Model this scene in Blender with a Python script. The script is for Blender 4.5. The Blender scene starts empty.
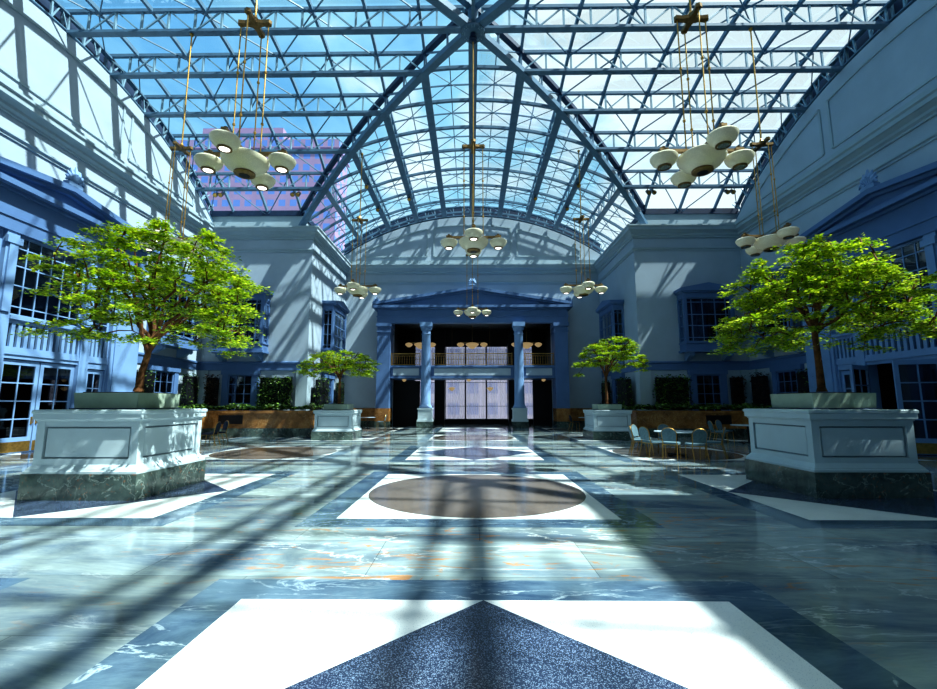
import bpy, math, random
from math import sin, cos, pi, sqrt, radians
from mathutils import Vector, Matrix
random.seed(7)
C = bpy.context.scene.collection
YC = 15.1          # centre of the crossing
G = 2.05           # roof bay

# ------------------------------------------------------------------ materials
def srgb(r, g, b):
    def f(c):
        c /= 255.0
        return c/12.92 if c <= 0.04045 else ((c+0.055)/1.055)**2.4
    return (f(r), f(g), f(b), 1)

class NT:
    def __init__(s, name):
        s.m = bpy.data.materials.new(name); s.m.use_nodes = True
        s.t = s.m.node_tree; s.t.nodes.clear()
        s.out = s.n('ShaderNodeOutputMaterial')
    def n(s, typ, **kw):
        nd = s.t.nodes.new(typ)
        for k, v in kw.items():
            if k.startswith('i_'):
                nd.inputs[k[2:].replace('_', ' ')].default_value = v
            elif k.startswith('n_'):
                nd.inputs[int(k[2:])].default_value = v
            else: setattr(nd, k, v)
        return nd
    def l(s, a, b): s.t.links.new(a, b)
    def ramp(s, fac, stops, interp='LINEAR'):
        r = s.n('ShaderNodeValToRGB'); r.color_ramp.interpolation = interp
        e = r.color_ramp.elements
        while len(e) < len(stops): e.new(0.5)
        for i, (p, c) in enumerate(stops): e[i].position = p; e[i].color = c
        s.l(fac, r.inputs[0]); return r.outputs[0]
    def mix(s, fac, a, b, mode='MIX'):
        m = s.n('ShaderNodeMix', data_type='RGBA', blend_type=mode)
        for sock, v in ((m.inputs[0], fac), (m.inputs[6], a), (m.inputs[7], b)):
            if hasattr(v, 'default_value') or hasattr(v, 'links'): s.l(v, sock)
            else: sock.default_value = v
        return m.outputs[2]
    def obj(s, scale=(1, 1, 1), rot=(0, 0, 0)):
        tc = s.n('ShaderNodeTexCoord'); mp = s.n('ShaderNodeMapping')
        mp.inputs['Scale'].default_value = scale; mp.inputs['Rotation'].default_value = rot
        s.l(tc.outputs['Object'], mp.inputs[0]); return mp.outputs[0]
    def noise(s, vec, scale, detail=4, rough=.55, dist=0):
        nn = s.n('ShaderNodeTexNoise'); nn.inputs['Scale'].default_value = scale
        nn.inputs['Detail'].default_value = detail; nn.inputs['Roughness'].default_value = rough
        nn.inputs['Distortion'].default_value = dist
        s.l(vec, nn.inputs['Vector']); return nn.outputs[0]
    def bsdf(s, col, rough=.5, metal=0, spec=.5, bump=None, bstr=.2, **kw):
        b = s.n('ShaderNodeBsdfPrincipled')
        if hasattr(col, 'links'): s.l(col, b.inputs['Base Color'])
        else: b.inputs['Base Color'].default_value = col
        if hasattr(rough, 'links'): s.l(rough, b.inputs['Roughness'])
        else: b.inputs['Roughness'].default_value = rough
        b.inputs['Metallic'].default_value = metal
        b.inputs['Specular IOR Level'].default_value = spec
        for k, v in kw.items(): b.inputs[k.replace('_', ' ')].default_value = v
        if bump is not None:
            bp = s.n('ShaderNodeBump'); bp.inputs['Strength'].default_value = bstr
            bp.inputs['Distance'].default_value = .02
            s.l(bump, bp.inputs['Height']); s.l(bp.outputs[0], b.inputs['Normal'])
        s.l(b.outputs[0], s.out.inputs[0]); return b

def paint(name, col, var=.12, scale=1.5, rough=.55, spec=.35, **kw):
    t = NT(name); v = t.obj(); n = t.noise(v, scale, 5)
    c2 = tuple(max(0, c*(1-var*1.6)) for c in col[:3]) + (1,)
    c1 = tuple(min(1, c*(1+var)) for c in col[:3]) + (1,)
    col_ = t.ramp(n, [(.3, c2), (.7, c1)])
    fine = t.noise(v, 60, 2)
    t.bsdf(col_, rough, spec=spec, bump=fine, bstr=.06, **kw)
    return t.m

def marble(name, dark, mid, vein, rust=None, sc=1.0, rough=.12, spec=.5, stretch=(1, 1, 1), rot=.5, rustamt=.62, slab=None, coat=0):
    t = NT(name); v = t.obj(stretch, (0, 0, rot))
    n1 = t.noise(v, 1.1*sc, 10, .72, .5)
    base = t.ramp(n1, [(.34, dark), (.64, mid)])
    # thin veins : | noise - .5 |
    n2 = t.noise(v, 1.3*sc, 10, .6, .7)
    a = t.n('ShaderNodeMath', operation='SUBTRACT'); t.l(n2, a.inputs[0]); a.inputs[1].default_value = .5
    b = t.n('ShaderNodeMath', operation='ABSOLUTE'); t.l(a.outputs[0], b.inputs[0])
    vf = t.ramp(b.outputs[0], [(0, (1, 1, 1, 1)), (.014, (0, 0, 0, 1))])
    n3 = t.noise(v, .6*sc, 3)
    vm = t.ramp(n3, [(.42, (0, 0, 0, 1)), (.62, (1, 1, 1, 1))])
    mm = t.n('ShaderNodeMath', operation='MULTIPLY'); t.l(vf, mm.inputs[0]); t.l(vm, mm.inputs[1])
    mm2 = t.n('ShaderNodeMath', operation='MULTIPLY'); t.l(mm.outputs[0], mm2.inputs[0]); mm2.inputs[1].default_value = .8
    c = t.mix(mm2.outputs[0], base, vein)
    # broad clouds of vein colour
    n4 = t.noise(v, 2.3*sc, 10, .75, .8)
    cf = t.ramp(n4, [(.60, (0, 0, 0, 1)), (.78, (.6, .6, .6, 1))])
    c = t.mix(cf, c, vein)
    if rust:
        n5 = t.noise(v, 3.2*sc, 7, .7, 2.5)
        n6 = t.noise(v, .5*sc, 2)
        r1 = t.ramp(n5, [(rustamt, (0, 0, 0, 1)), (rustamt+.05, (.8, .8, .8, 1))])
        r2 = t.ramp(n6, [(.42, (0, 0, 0, 1)), (.58, (1, 1, 1, 1))])
        rm = t.n('ShaderNodeMath', operation='MULTIPLY'); t.l(r1, rm.inputs[0]); t.l(r2, rm.inputs[1])
        c = t.mix(rm.outputs[0], c, rust)
    if slab:
        br = t.n('ShaderNodeTexBrick'); br.offset = .5
        t.l(t.obj(), br.inputs['Vector'])
        br.inputs['Scale'].default_value = 1; br.inputs['Brick Width'].default_value = slab[0]
        br.inputs['Row Height'].default_value = slab[1]; br.inputs['Mortar Size'].default_value = .004
        br.inputs['Color1'].default_value = (.78, .78, .78, 1); br.inputs['Color2'].default_value = (1.12, 1.12, 1.12, 1)
        br.inputs['Mortar'].default_value = (.45, .45, .45, 1)
        c = t.mix(1.0, c, br.outputs[0], 'MULTIPLY')
    t.bsdf(c, rough, spec=spec, Coat_Weight=coat, Coat_Roughness=.03)
    return t.m

def terrazzo(name, base, chips, scale=90, rough=.15, amt=.25, spec=.5, coat=0):
    t = NT(name); v = t.obj()
    vo = t.n('ShaderNodeTexVoronoi'); vo.inputs['Scale'].default_value = scale; t.l(v, vo.inputs['Vector'])
    sep = t.n('ShaderNodeSeparateColor'); t.l(vo.outputs['Color'], sep.inputs[0])
    f = t.ramp(sep.outputs[0], [(0, (1, 1, 1, 1)), (amt, (0, 0, 0, 1))], 'CONSTANT')
    n = t.noise(v, .8, 4)
    b2 = tuple(c*.8 for c in base[:3]) + (1,)
    b = t.ramp(n, [(.35, b2), (.65, base)])
    c = t.mix(f, b, chips)
    t.bsdf(c, rough, spec=spec, Coat_Weight=coat, Coat_Roughness=.03)
    return t.m

def metal(name, col, rough=.35):
    t = NT(name); n = t.noise(t.obj(), 14, 3)
    c2 = tuple(c*.6 for c in col[:3])+(1,)
    t.bsdf(t.ramp(n, [(.3, c2), (.7, col)]), rough, metal=.85)
    return t.m

def glass_mat(name, tint, gloss=.12, rough=.02):
    t = NT(name)
    tr = t.n('ShaderNodeBsdfTransparent'); tr.inputs[0].default_value = tint
    gl = t.n('ShaderNodeBsdfGlossy'); gl.inputs['Roughness'].default_value = rough
    gl.inputs['Color'].default_value = (.8, .9, 1, 1)
    fr = t.n('ShaderNodeFresnel'); fr.inputs[0].default_value = 1.45
    ml = t.n('ShaderNodeMath', operation='MULTIPLY'); t.l(fr.outputs[0], ml.inputs[0]); ml.inputs[1].default_value = gloss*8
    mx = t.n('ShaderNodeMixShader'); t.l(ml.outputs[0], mx.inputs[0]); t.l(tr.outputs[0], mx.inputs[1]); t.l(gl.outputs[0], mx.inputs[2])
    t.l(mx.outputs[0], t.out.inputs[0]); return t.m

def leaf_mat(name, c1, c2, c3, trans=.35):
    t = NT(name)
    g = t.n('ShaderNodeNewGeometry')
    n = t.noise(t.obj(), 1.6, 2)
    a = t.n('ShaderNodeMath', operation='MULTIPLY_ADD'); t.l(g.outputs['Random Per Island'], a.inputs[0]); a.inputs[1].default_value = .6
    b = t.n('ShaderNodeMath', operation='MULTIPLY'); t.l(n, b.inputs[0]); b.inputs[1].default_value = .4
    t.l(b.outputs[0], a.inputs[2])
    col = t.ramp(a.outputs[0], [(.12, c1), (.5, c2), (.85, c3)])
    d = t.n('ShaderNodeBsdfPrincipled'); t.l(col, d.inputs['Base Color']); d.inputs['Roughness'].default_value = .5
    tl = t.n('ShaderNodeBsdfTranslucent'); t.l(col, tl.inputs[0])
    mx = t.n('ShaderNodeMixShader'); mx.inputs[0].default_value = trans
    t.l(d.outputs[0], mx.inputs[1]); t.l(tl.outputs[0], mx.inputs[2]); t.l(mx.outputs[0], t.out.inputs[0])
    return t.m

def emis(name, col, strength, base=(.8, .8, .8, 1)):
    t = NT(name); n = t.noise(t.obj(), 40, 2)
    c = t.ramp(n, [(.3, tuple(x*.8 for x in col[:3])+(1,)), (.6, col)])
    b = t.bsdf(base, .4)
    t.l(c, b.inputs['Emission Color']); b.inputs['Emission Strength'].default_value = strength
    return t.m

M = {}
M['wall'] = paint('wall_plaster', srgb(156, 172, 186), .06, .7)
M['wall2'] = paint('cornice_plaster', srgb(150, 168, 178), .05, 1.0)
M['portal'] = paint('slate_blue_paint', srgb(80, 110, 152), .07, 1.2)
M['portal_light'] = paint('pale_blue_paint', srgb(112, 144, 184), .06, 1.2)
M['steel'] = paint('blue_steel_paint', srgb(84, 114, 138), .12, 3, .4)
M['steel_light'] = paint('pale_steel_paint', srgb(120, 152, 170), .1, 3, .4)
M['steel_dark'] = paint('dark_steel_paint', srgb(30, 50, 78), .15, 3, .5)
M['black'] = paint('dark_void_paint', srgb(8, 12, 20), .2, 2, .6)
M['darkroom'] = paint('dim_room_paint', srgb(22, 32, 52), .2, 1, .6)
M['marble_floor'] = marble('floor_marble', srgb(76, 96, 116), srgb(156, 172, 168), srgb(222, 232, 230), srgb(180, 124, 64), .8, .10, stretch=(.38, 1.5, 1), rot=.45, slab=(2.2, 1.1), rustamt=.57)
M['marble_dark'] = marble('border_marble', srgb(40, 62, 88), srgb(96, 120, 136), srgb(190, 210, 216), None, 1.3, .10, stretch=(.4, 1.3, 1), rot=.8)
M['white_terr'] = terrazzo('white_terrazzo', srgb(236, 242, 240), srgb(170, 188, 198), 260, .13, .04)
M['blue_terr'] = terrazzo('blue_terrazzo', srgb(40, 52, 76), srgb(112, 130, 154), 190, .14, .2)
M['brown_terr'] = terrazzo('brown_terrazzo', srgb(118, 106, 98), srgb(84, 88, 92), 230, .13, .3)
M['base_marble'] = marble('planter_base_marble', srgb(24, 38, 38), srgb(82, 98, 92), srgb(160, 175, 165), srgb(170, 96, 40), 2.2, .15, rot=.8, rustamt=.6)
M['brown_marble'] = marble('brown_marble', srgb(108, 70, 34), srgb(168, 120, 68), srgb(206, 170, 120), None, 2.5, .25, rot=.3)
M['planter'] = paint('planter_paint', srgb(178, 194, 200), .04, 1.5)
M['planter_panel'] = paint('planter_panel_paint', srgb(186, 204, 202), .04, 1.5)
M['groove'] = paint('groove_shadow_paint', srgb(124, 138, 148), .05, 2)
M['tray'] = paint('tray_stone', srgb(150, 166, 150), .08, 4)
M['soil'] = paint('soil', srgb(60, 45, 30), .4, 12, .95)
M['bark'] = paint('bark', srgb(104, 68, 40), .35, 9, .9)
M['leaf'] = leaf_mat('leaf_bright', srgb(48, 88, 8), srgb(146, 184, 20), srgb(222, 226, 56), .36)
M['ivy'] = leaf_mat('ivy_leaf', srgb(6, 26, 10), srgb(26, 66, 20), srgb(120, 160, 50), .2)
M['ivy_red'] = leaf_mat('ivy_leaf_russet', srgb(14, 18, 8), srgb(44, 34, 18), srgb(84, 50, 28), .12)
M['bronze'] = metal('bronze', srgb(138, 112, 74), .45)
M['brass'] = metal('brass', srgb(190, 150, 80), .35)
M['rail'] = metal('gilt_rail', srgb(176, 140, 84), .45)
M['glass_roof'] = glass_mat('roof_glass', (.95, .99, 1, 1), .03)
M['glass_win'] = glass_mat('window_glass', (.35, .45, .55, 1), .35)
M['glass_clear'] = glass_mat('entrance_glass', (.74, .70, .72, 1), .2)
M['chair_fab'] = paint('chair_fabric', srgb(92, 118, 128), .15, 20, .8)
M['chair_fab_dark'] = paint('dark_chair_fabric', srgb(24, 34, 52), .15, 20, .8)
M['table_top'] = paint('table_top_laminate', srgb(170, 188, 198), .05, 5, .25)
M['lamp_black'] = paint('spotlight_black', srgb(14, 16, 22), .1, 8, .4)
M['lens'] = emis('lamp_lens', (1, .96, .88, 1), 2.5)
M['lens_off'] = paint('lamp_lens_unlit', srgb(120, 130, 130), .5, 30, .15)
M['lamp_warm'] = emis('pendant_glow', (1, .72, .35, 1), .28, srgb(150, 116, 74))
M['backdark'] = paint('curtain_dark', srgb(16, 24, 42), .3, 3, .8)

# frosted alabaster bowls
t = NT('bowl_glass'); v = t.obj()
vo = t.n('ShaderNodeTexVoronoi'); vo.inputs['Scale'].default_value = 46; t.l(v, vo.inputs['Vector'])
cc = t.ramp(vo.outputs['Distance'], [(0, srgb(212, 206, 178)), (.5, srgb(186, 184, 160))])
b = t.bsdf(cc, .25, spec=.6); t.l(cc, b.inputs['Emission Color']); b.inputs['Emission Strength'].default_value = .10
M['bowl'] = t.m

# sheer entrance curtains
t = NT('sheer_curtain'); v = t.obj((7, 1, .15))
n = t.noise(v, 1.4, 4, .6)
col = t.ramp(n, [(.35, srgb(160, 140, 140)), (.65, srgb(214, 200, 196))])
tl = t.n('ShaderNodeBsdfTranslucent'); t.l(col, tl.inputs[0])
tr = t.n('ShaderNodeBsdfTransparent')
mx = t.n('ShaderNodeMixShader'); f = t.ramp(n, [(.3, (.2, .2, .2, 1)), (.7, (.6, .6, .6, 1))]); t.l(f, mx.inputs[0])
t.l(tr.outputs[0], mx.inputs[1]); t.l(tl.outputs[0], mx.inputs[2]); t.l(mx.outputs[0], t.out.inputs[0]); M['curtain'] = t.m

# tower facade: granite with window grid
def facade(name, wallc, winc, bw=3.0, bh=3.6):
    t = NT(name); tc = t.n('ShaderNodeTexCoord'); sx = t.n('ShaderNodeSeparateXYZ'); t.l(tc.outputs['Object'], sx.inputs[0])
    ad = t.n('ShaderNodeMath', operation='ADD'); t.l(sx.outputs[0], ad.inputs[0]); t.l(sx.outputs[1], ad.inputs[1])
    def band(src, per, lo, hi):
        d = t.n('ShaderNodeMath', operation='DIVIDE'); t.l(src, d.inputs[0]); d.inputs[1].default_value = per
        fr = t.n('ShaderNodeMath', operation='FRACT'); t.l(d.outputs[0], fr.inputs[0])
        a = t.n('ShaderNodeMath', operation='GREATER_THAN'); t.l(fr.outputs[0], a.inputs[0]); a.inputs[1].default_value = lo
        b = t.n('ShaderNodeMath', operation='LESS_THAN'); t.l(fr.outputs[0], b.inputs[0]); b.inputs[1].default_value = hi
        m = t.n('ShaderNodeMath', operation='MULTIPLY'); t.l(a.outputs[0], m.inputs[0]); t.l(b.outputs[0], m.inputs[1]); return m.outputs[0]
    m = t.n('ShaderNodeMath', operation='MULTIPLY'); t.l(band(ad.outputs[0], bw, .25, .85), m.inputs[0]); t.l(band(sx.outputs[2], bh, .3, .85), m.inputs[1])
    n = t.noise(tc.outputs['Object'], .3, 3)
    wc = t.ramp(n, [(.3, tuple(c*.85 for c in wallc[:3])+(1,)), (.7, wallc)])
    t.bsdf(t.mix(m.outputs[0], wc, winc), .6); return t.m
M['tower'] = facade('pink_granite_facade', srgb(150, 124, 156), srgb(88, 120, 184), 1.9, 2.1)
M['street'] = facade('lilac_street_facade', srgb(196, 184, 200), srgb(150, 150, 184), 2.4, 2.6)

# ------------------------------------------------------------------ mesh helpers
class MB:
    def __init__(s): s.v = []; s.f = []; s.mi = []; s.cur = 0
    def mat(s, i): s.cur = i; return s
    def add(s, vs, fs):
        b = len(s.v); s.v.extend(tuple(p) for p in vs)
        for f in fs: s.f.append(tuple(b+i for i in f)); s.mi.append(s.cur)
    def box(s, x0, x1, y0, y1, z0, z1):
        vs = [(x0, y0, z0), (x1, y0, z0), (x1, y1, z0), (x0, y1, z0), (x0, y0, z1), (x1, y0, z1), (x1, y1, z1), (x0, y1, z1)]
        s.add(vs, [(0, 3, 2, 1), (4, 5, 6, 7), (0, 1, 5, 4), (1, 2, 6, 5), (2, 3, 7, 6), (3, 0, 4, 7)]); return s
    def bar(s, p, q, w, h, up=(0, 0, 1)):
        p = Vector(p); q = Vector(q); d = (q-p)
        if d.length < 1e-5: return s
        d.normalize(); u = Vector(up); sd = d.cross(u)
        if sd.length < 1e-3: sd = d.cross(Vector((0, 1, 0)))
        sd.normalize(); u = sd.cross(d)
        a = sd*(w/2); b = u*(h/2)
        vs = [p-a-b, p+a-b, p+a+b, p-a+b, q-a-b, q+a-b, q+a+b, q-a+b]
        s.add(vs, [(0, 1, 2, 3), (7, 6, 5, 4), (0, 4, 5, 1), (1, 5, 6, 2), (2, 6, 7, 3), (3, 7, 4, 0)]); return s
    def tube(s, pts, rad, n=8):
        pts = [Vector(p) for p in pts]; rings = []
        for i, p in enumerate(pts):
            d = (pts[min(i+1, len(pts)-1)]-pts[max(i-1, 0)])
            if d.length < 1e-6: d = Vector((0, 0, 1))
            d.normalize(); a = d.cross(Vector((.31, .93, .17))); a.normalize(); b = d.cross(a)
            r = rad[i] if isinstance(rad, (list, tuple)) else rad
            rings.append([p+a*(r*cos(2*pi*k/n))+b*(r*sin(2*pi*k/n)) for k in range(n)])
        vs = [v for r in rings for v in r]; fs = []
        for i in range(len(pts)-1):
            for k in range(n):
                k2 = (k+1) % n; fs.append((i*n+k, i*n+k2, (i+1)*n+k2, (i+1)*n+k))
        fs.append(tuple(range(n))[::-1]); fs.append(tuple((len(pts)-1)*n+k for k in range(n)))
        s.add(vs, fs); return s
    def lathe(s, prof, c=(0, 0, 0), n=24, caps=True):
        vs = []; fs = []
        for r, z in prof:
            for k in range(n): vs.append((c[0]+r*cos(2*pi*k/n), c[1]+r*sin(2*pi*k/n), c[2]+z))
        for i in range(len(prof)-1):
            for k in range(n):
                k2 = (k+1) % n; fs.append((i*n+k, i*n+k2, (i+1)*n+k2, (i+1)*n+k))
        if caps:
            if prof[0][0] > 1e-4: fs.append(tuple(range(n))[::-1])
            if prof[-1][0] > 1e-4: fs.append(tuple((len(prof)-1)*n+k for k in range(n)))
        s.add(vs, fs); return s
    def prism(s, poly, axis, a, b):
        """poly: 2D points; axis 'x','y','z' extruded a..b"""
        def P(u, v, w):
            return {'x': (w, u, v), 'y': (u, w, v), 'z': (u, v, w)}[axis]
        n = len(poly)
        vs = [P(u, v, a) for u, v in poly]+[P(u, v, b) for u, v in poly]
        fs = [tuple(range(n)), tuple(range(2*n-1, n-1, -1))]
        for i in range(n):
            j = (i+1) % n; fs.append((i, i+n, j+n, j))
        s.add(vs, fs); return s
    def build(s, name, mats, parent=None, smooth=False, fix=True):
        me = bpy.data.meshes.new(name); me.from_pydata(s.v, [], s.f)
        if not isinstance(mats, (list, tuple)): mats = [mats]
        for m in mats: me.materials.append(m)
        if len(mats) > 1: me.polygons.foreach_set('material_index', s.mi)
        if smooth:
            me.polygons.foreach_set('use_smooth', [True]*len(me.polygons))
        me.validate(); me.update()
        if fix and len(s.f) < 60000:
            import bmesh
            bm = bmesh.new(); bm.from_mesh(me); bmesh.ops.recalc_face_normals(bm, faces=bm.faces); bm.to_mesh(me); bm.free()
        o = bpy.data.objects.new(name, me); C.objects.link(o)
        if parent is not None: o.parent = parent
        if smooth: o.data.set_sharp_from_angle(angle=radians(40))
        return o

def tag(o, label=None, cat=None, group=None, kind=None):
    if label: o['label'] = label
    if cat: o['category'] = cat
    if group: o['group'] = group
    if kind: o['kind'] = kind
    return o
def empty(name, loc=(0, 0, 0), rz=0, label=None, cat=None, group=None, kind=None):
    o = bpy.data.objects.new(name, None); C.objects.link(o); o.location = loc; o.rotation_euler = (0, 0, rz)
    o.empty_display_size = .2
    return tag(o, label, cat, group, kind)
def copy_tree(o, parent=None):
    c = o.copy(); C.objects.link(c); c.parent = parent
    for ch in list(o.children): copy_tree(ch, c)
    return c
def struct(o, label=None): tag(o, label, None, None, 'structure'); return o

# ------------------------------------------------------------------ roof geometry
R_ = 16.6; ZB = 15.65; DEP = .9
def arc(s_): return ZB-(R_-sqrt(max(0, R_*R_-s_*s_)))
def zb(x, y):
    dx = abs(x); dy = abs(y-YC)
    return arc(dy) if dy <= dx else arc(dx)
def PB(x, y): return Vector((x, y, zb(x, y)))
def PT(x, y): return Vector((x, y, zb(x, y)+DEP))
HX = 15.75        # vault ends at side walls
YN, YF = -1.6, 31.8

def truss(name, pts, bw, bh, label, dense=1.025, parent_kind='structure', tw=.13, flip=False):
    """pts: list of (x,y) along the truss, evenly spaced nodes"""
    root = empty(name, (pts[0][0], pts[0][1], 0), 0, label, None, None, parent_kind)
    off = Vector((pts[0][0], pts[0][1], 0))
    bo = MB(); to = MB(); we = MB()
    n = len(pts)
    for i in range(n-1):
        a = pts[i]; b = pts[i+1]
        bo.bar(PB(*a)-off, PB(*b)-off, bw, bh)
        # flange line under the chord
        bo.bar(PB(*a)-off-Vector((0, 0, bh/2)), PB(*b)-off-Vector((0, 0, bh/2)), bw*1.5, .03)
        to.bar(PT(*a)-off, PT(*b)-off, tw, tw)
        # diagonal, alternating
        if (i % 2 == 0) != flip: we.bar(PB(*a)-off, PT(*b)-off, .05, .05)
        else: we.bar(PT(*a)-off, PB(*b)-off, .05, .05)
    for p in pts: we.bar(PB(*p)-off, PT(*p)-off, .07, .07, (0, 1, 0))
    bo.build('bottom_chord', M['steel'], root, fix=False); to.build('top_chord', M['steel'], root, fix=False)
    we.build('web_bars', M['steel_light'], root, fix=False)
    return root

def seg(a, b, step=1.025):
    (x0, y0), (x1, y1) = a, b
    L = sqrt((x1-x0)**2+(y1-y0)**2); n = max(1, round(L/step))
    return [(x0+(x1-x0)*i/n, y0+(y1-y0)*i/n) for i in range(n+1)]

ordn = ['crown', 'first', 'second', 'third', 'fourth', 'lowest']
# purlin trusses of the cross vault, far half and crown row
for side, sname in ((-1, 'left'), (1, 'right')):
    for k in range(0, 5):
        y = YC+k*G; x0 = max(.35, k*G)*side
        lab = ('blue steel roof truss along the crown of the %s vault' % sname) if k == 0 else \
            'blue steel roof truss of the %s vault, %s row below the crown' % (sname, ordn[k])
        truss('roof_beam', seg((x0, y), (HX*side, y)), .17, .13, lab)
# longitudinal trusses of the back vault
for j in range(-4, 5):
    x = j*G; y0 = YC+max(abs(x), .35)
    where = 'on the centre line' if j == 0 else '%s to the %s of the centre line' % (ordn[abs(j)], 'left' if j < 0 else 'right')
    truss('roof_beam', seg((x, y0), (x, YF-.1)), .24, .1, 'blue steel ridge truss over the entrance vault, %s' % where)
# near half, behind / above the camera (only throws shadows)
nb = MB()
for side in (-1, 1):
    for k in range(1, 5):
        p = seg((k*G*side, YC-k*G), (HX*side, YC-k*G), 2.05)
        for a, b in zip(p, p[1:]):
            nb.bar(PB(*a), PB(*b), .17, .13).bar(PT(*a), PT(*b), .13, .13).bar(PB(*a), PT(*b), .05, .05).bar(PB(*a), PT(*a), .06, .06, (0, 1, 0))
for j in range(-4, 5):
    p = seg((j*G, YC-max(abs(j*G), .35)), (j*G, YN+.1), 2.05)
    for a, b in zip(p, p[1:]):
        nb.bar(PB(*a), PB(*b), .3 if j in (3, 4) else .12, .1).bar(PT(*a), PT(*b), .13, .13).bar(PB(*a), PT(*b), .05, .05).bar(PB(*a), PT(*a), .06, .06, (0, 1, 0))  # unseen chord widths shaped for the shadow bands they throw on the floor
for sx in (-1, 1):
    p = [(sx*q*G/2, YC-q*G/2) for q in range(0, 11)]
    for a, b in zip(p, p[1:]): nb.bar(PB(*a), PB(*b), .3, .26).bar(PT(*a), PT(*b), .25, .2)
# rafters / arches in the glass plane (whole roof)
def rib_line(fn, lst, mb, w=.11, h=.17):
    for a, b in zip(lst, lst[1:]):
        mb.bar(fn(*a), fn(*b), w, h)
for k in range(1, 9):
    xm = min(k, 5)*G; n = max(2, min(k, 5)*4)
    lst = [(-xm+2*xm*i/n, YC-k*G) for i in range(n+1)]
    rib_line(PT, lst, nb)
for side in (-1, 1):
    for j in range(1, 8):
        ym = min(j, 5)*G; n = min(j, 5)*2
        rib_line(PT, [(side*j*G, YC-ym*i/n) for i in range(n+1)], nb)
struct(nb.build('ceiling_near_steel', M['steel'], fix=False), 'blue steel roof framing behind the camera')
for k in range(1, 9):
    xm = min(k, 5)*G; n = max(2, min(k, 5)*4); y = YC+k*G
    mb = MB(); rib_line(PT, [(-xm+2*xm*i/n, y) for i in range(n+1)], mb, .05, .06)
    rib_line(lambda x, y: PB(x, y)+Vector((0, 0, .1)), [(-xm+2*xm*i/n, y) for i in range(n+1)], mb, .13, .13)
    struct(mb.build('roof_arch_beam', M['steel'], fix=False), 'blue steel arch rib of the entrance vault, number %d back from the crossing' % k)
for side, sname in ((-1, 'left'), (1, 'right')):
    for j in range(1, 8):
        ym = min(j, 5)*G; n = min(j, 5)*3
        mb = MB(); rib_line(PT, [(side*j*G, YC+ym*i/n) for i in range(n+1)], mb)
        struct(mb.build('roof_rafter_beam', M['steel'], fix=False), 'blue steel curved rafter of the %s vault, number %d out from the hub' % (sname, j))
# groin beams (far pair)
for sx, nm in ((-1, 'left'), (1, 'right')):
    root = empty('groin_beam', (0, YC, 0), 0, 'heavy diagonal blue steel groin beam running from the hub down to the %s' % nm, None, None, 'structure')
    off = Vector((0, YC, 0)); p = [(sx*q*G/4, YC+q*G/4) for q in range(0, 21)]
    lo = MB(); hi = MB(); we = MB()
    for i, (a, b) in enumerate(zip(p, p[1:])):
        lo.bar(PB(*a)-off, PB(*b)-off, .3, .24); hi.bar(PT(*a)-off, PT(*b)-off, .24, .2)
        if i % 2 == 0: we.bar(PB(*a)-off, PT(*p[i+2])-off, .06, .06); we.bar(PB(*a)-off, PT(*a)-off, .08, .08, (0, 1, 0))
    lo.build('bottom_chord', M['steel'], root, fix=False); hi.build('top_chord', M['steel_dark'], root, fix=False); we.build('web_bars', M['steel'], root, fix=False)
# hub
root = empty('ceiling_hub', (0, YC, ZB), 0, 'bolted steel hub plate where the roof beams meet', None, None, 'structure')
MB().lathe([(.0, -.2), (.46, -.2), (.46, -.14), (.2, -.12), (.2, .9), (0, .9)], n=12).build('hub_plate', M['steel'], root)
mb = MB()
for a in range(8):
    for rr in (.32, .40):
        for da in (-.12, .12):
            th = a*pi/4+da; mb.lathe([(.018, -.225), (.018, -.2)], (rr*cos(th), rr*sin(th), 0), 6)
mb.build('bolts', M['steel_light'], root)
MB().lathe([(.1, -.55), (.1, -.2)], n=12).lathe([(.15, -.52), (.15, -.47)], n=12).lathe([(.15, -.42), (.15, -.37)], n=12).build('collar', M['steel_dark'], root)

# glazing, glazing bars and bracing
gl = MB(); gb = MB(); br = MB()
def T(x, y): return PT(x, y)+Vector((0, 0, .11))
def quad(a, b, c, d, brace=2):
    gl.add([T(*a), T(*b), T(*c), T(*d)], [(0, 1, 2, 3)])
    if brace:
        dn = Vector((0, 0, -.3))
        if brace == 2: br.bar(T(*a)+dn*2.6, T(*c)+dn*2.6, .028, .028).bar(T(*b)+dn*2.6, T(*d)+dn*2.6, .028, .028)
        elif int(abs(a[0])/G+.5) % 2: br.bar(T(*a)+dn, T(*c)+dn, .045, .045)
        else: br.bar(T(*b)+dn, T(*d)+dn, .045, .045)
def tri(a, b, c): gl.add([T(*a), T(*b), T(*c)], [(0, 1, 2)])
xs = [j*G for j in range(0, 8)]+[HX]
for sx in (-1, 1):
    for sy in (-1, 1):
        for i in range(len(xs)-1):
            for k in range(0, 5):
                x0, x1 = sx*xs[i], sx*xs[i+1]; y0, y1 = YC+sy*k*G, YC+sy*(k+1)*G
                if i > k or i > 4: quad((x0, y0), (x1, y0), (x1, y1), (x0, y1), 1)
                elif i == k: tri((x0, y0), (x1, y0), (x1, y1)); tri((x0, y0), (x1, y1), (x0, y1))
                else: quad((x0, y0), (x1, y0), (x1, y1), (x0, y1))
        ye = [5, 6, 7, 8]
        for k in (5, 6, 7):
            for i in range(5):
                quad((sx*i*G, YC+sy*k*G), (sx*(i+1)*G, YC+sy*k*G), (sx*(i+1)*G, YC+sy*(k+1)*G), (sx*i*G, YC+sy*(k+1)*G))
        for i in range(5):
            quad((sx*i*G, YC+sy*8*G), (sx*(i+1)*G, YC+sy*8*G), (sx*(i+1)*G, YC+sy*8.25*G), (sx*i*G, YC+sy*8.25*G), False)
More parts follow.
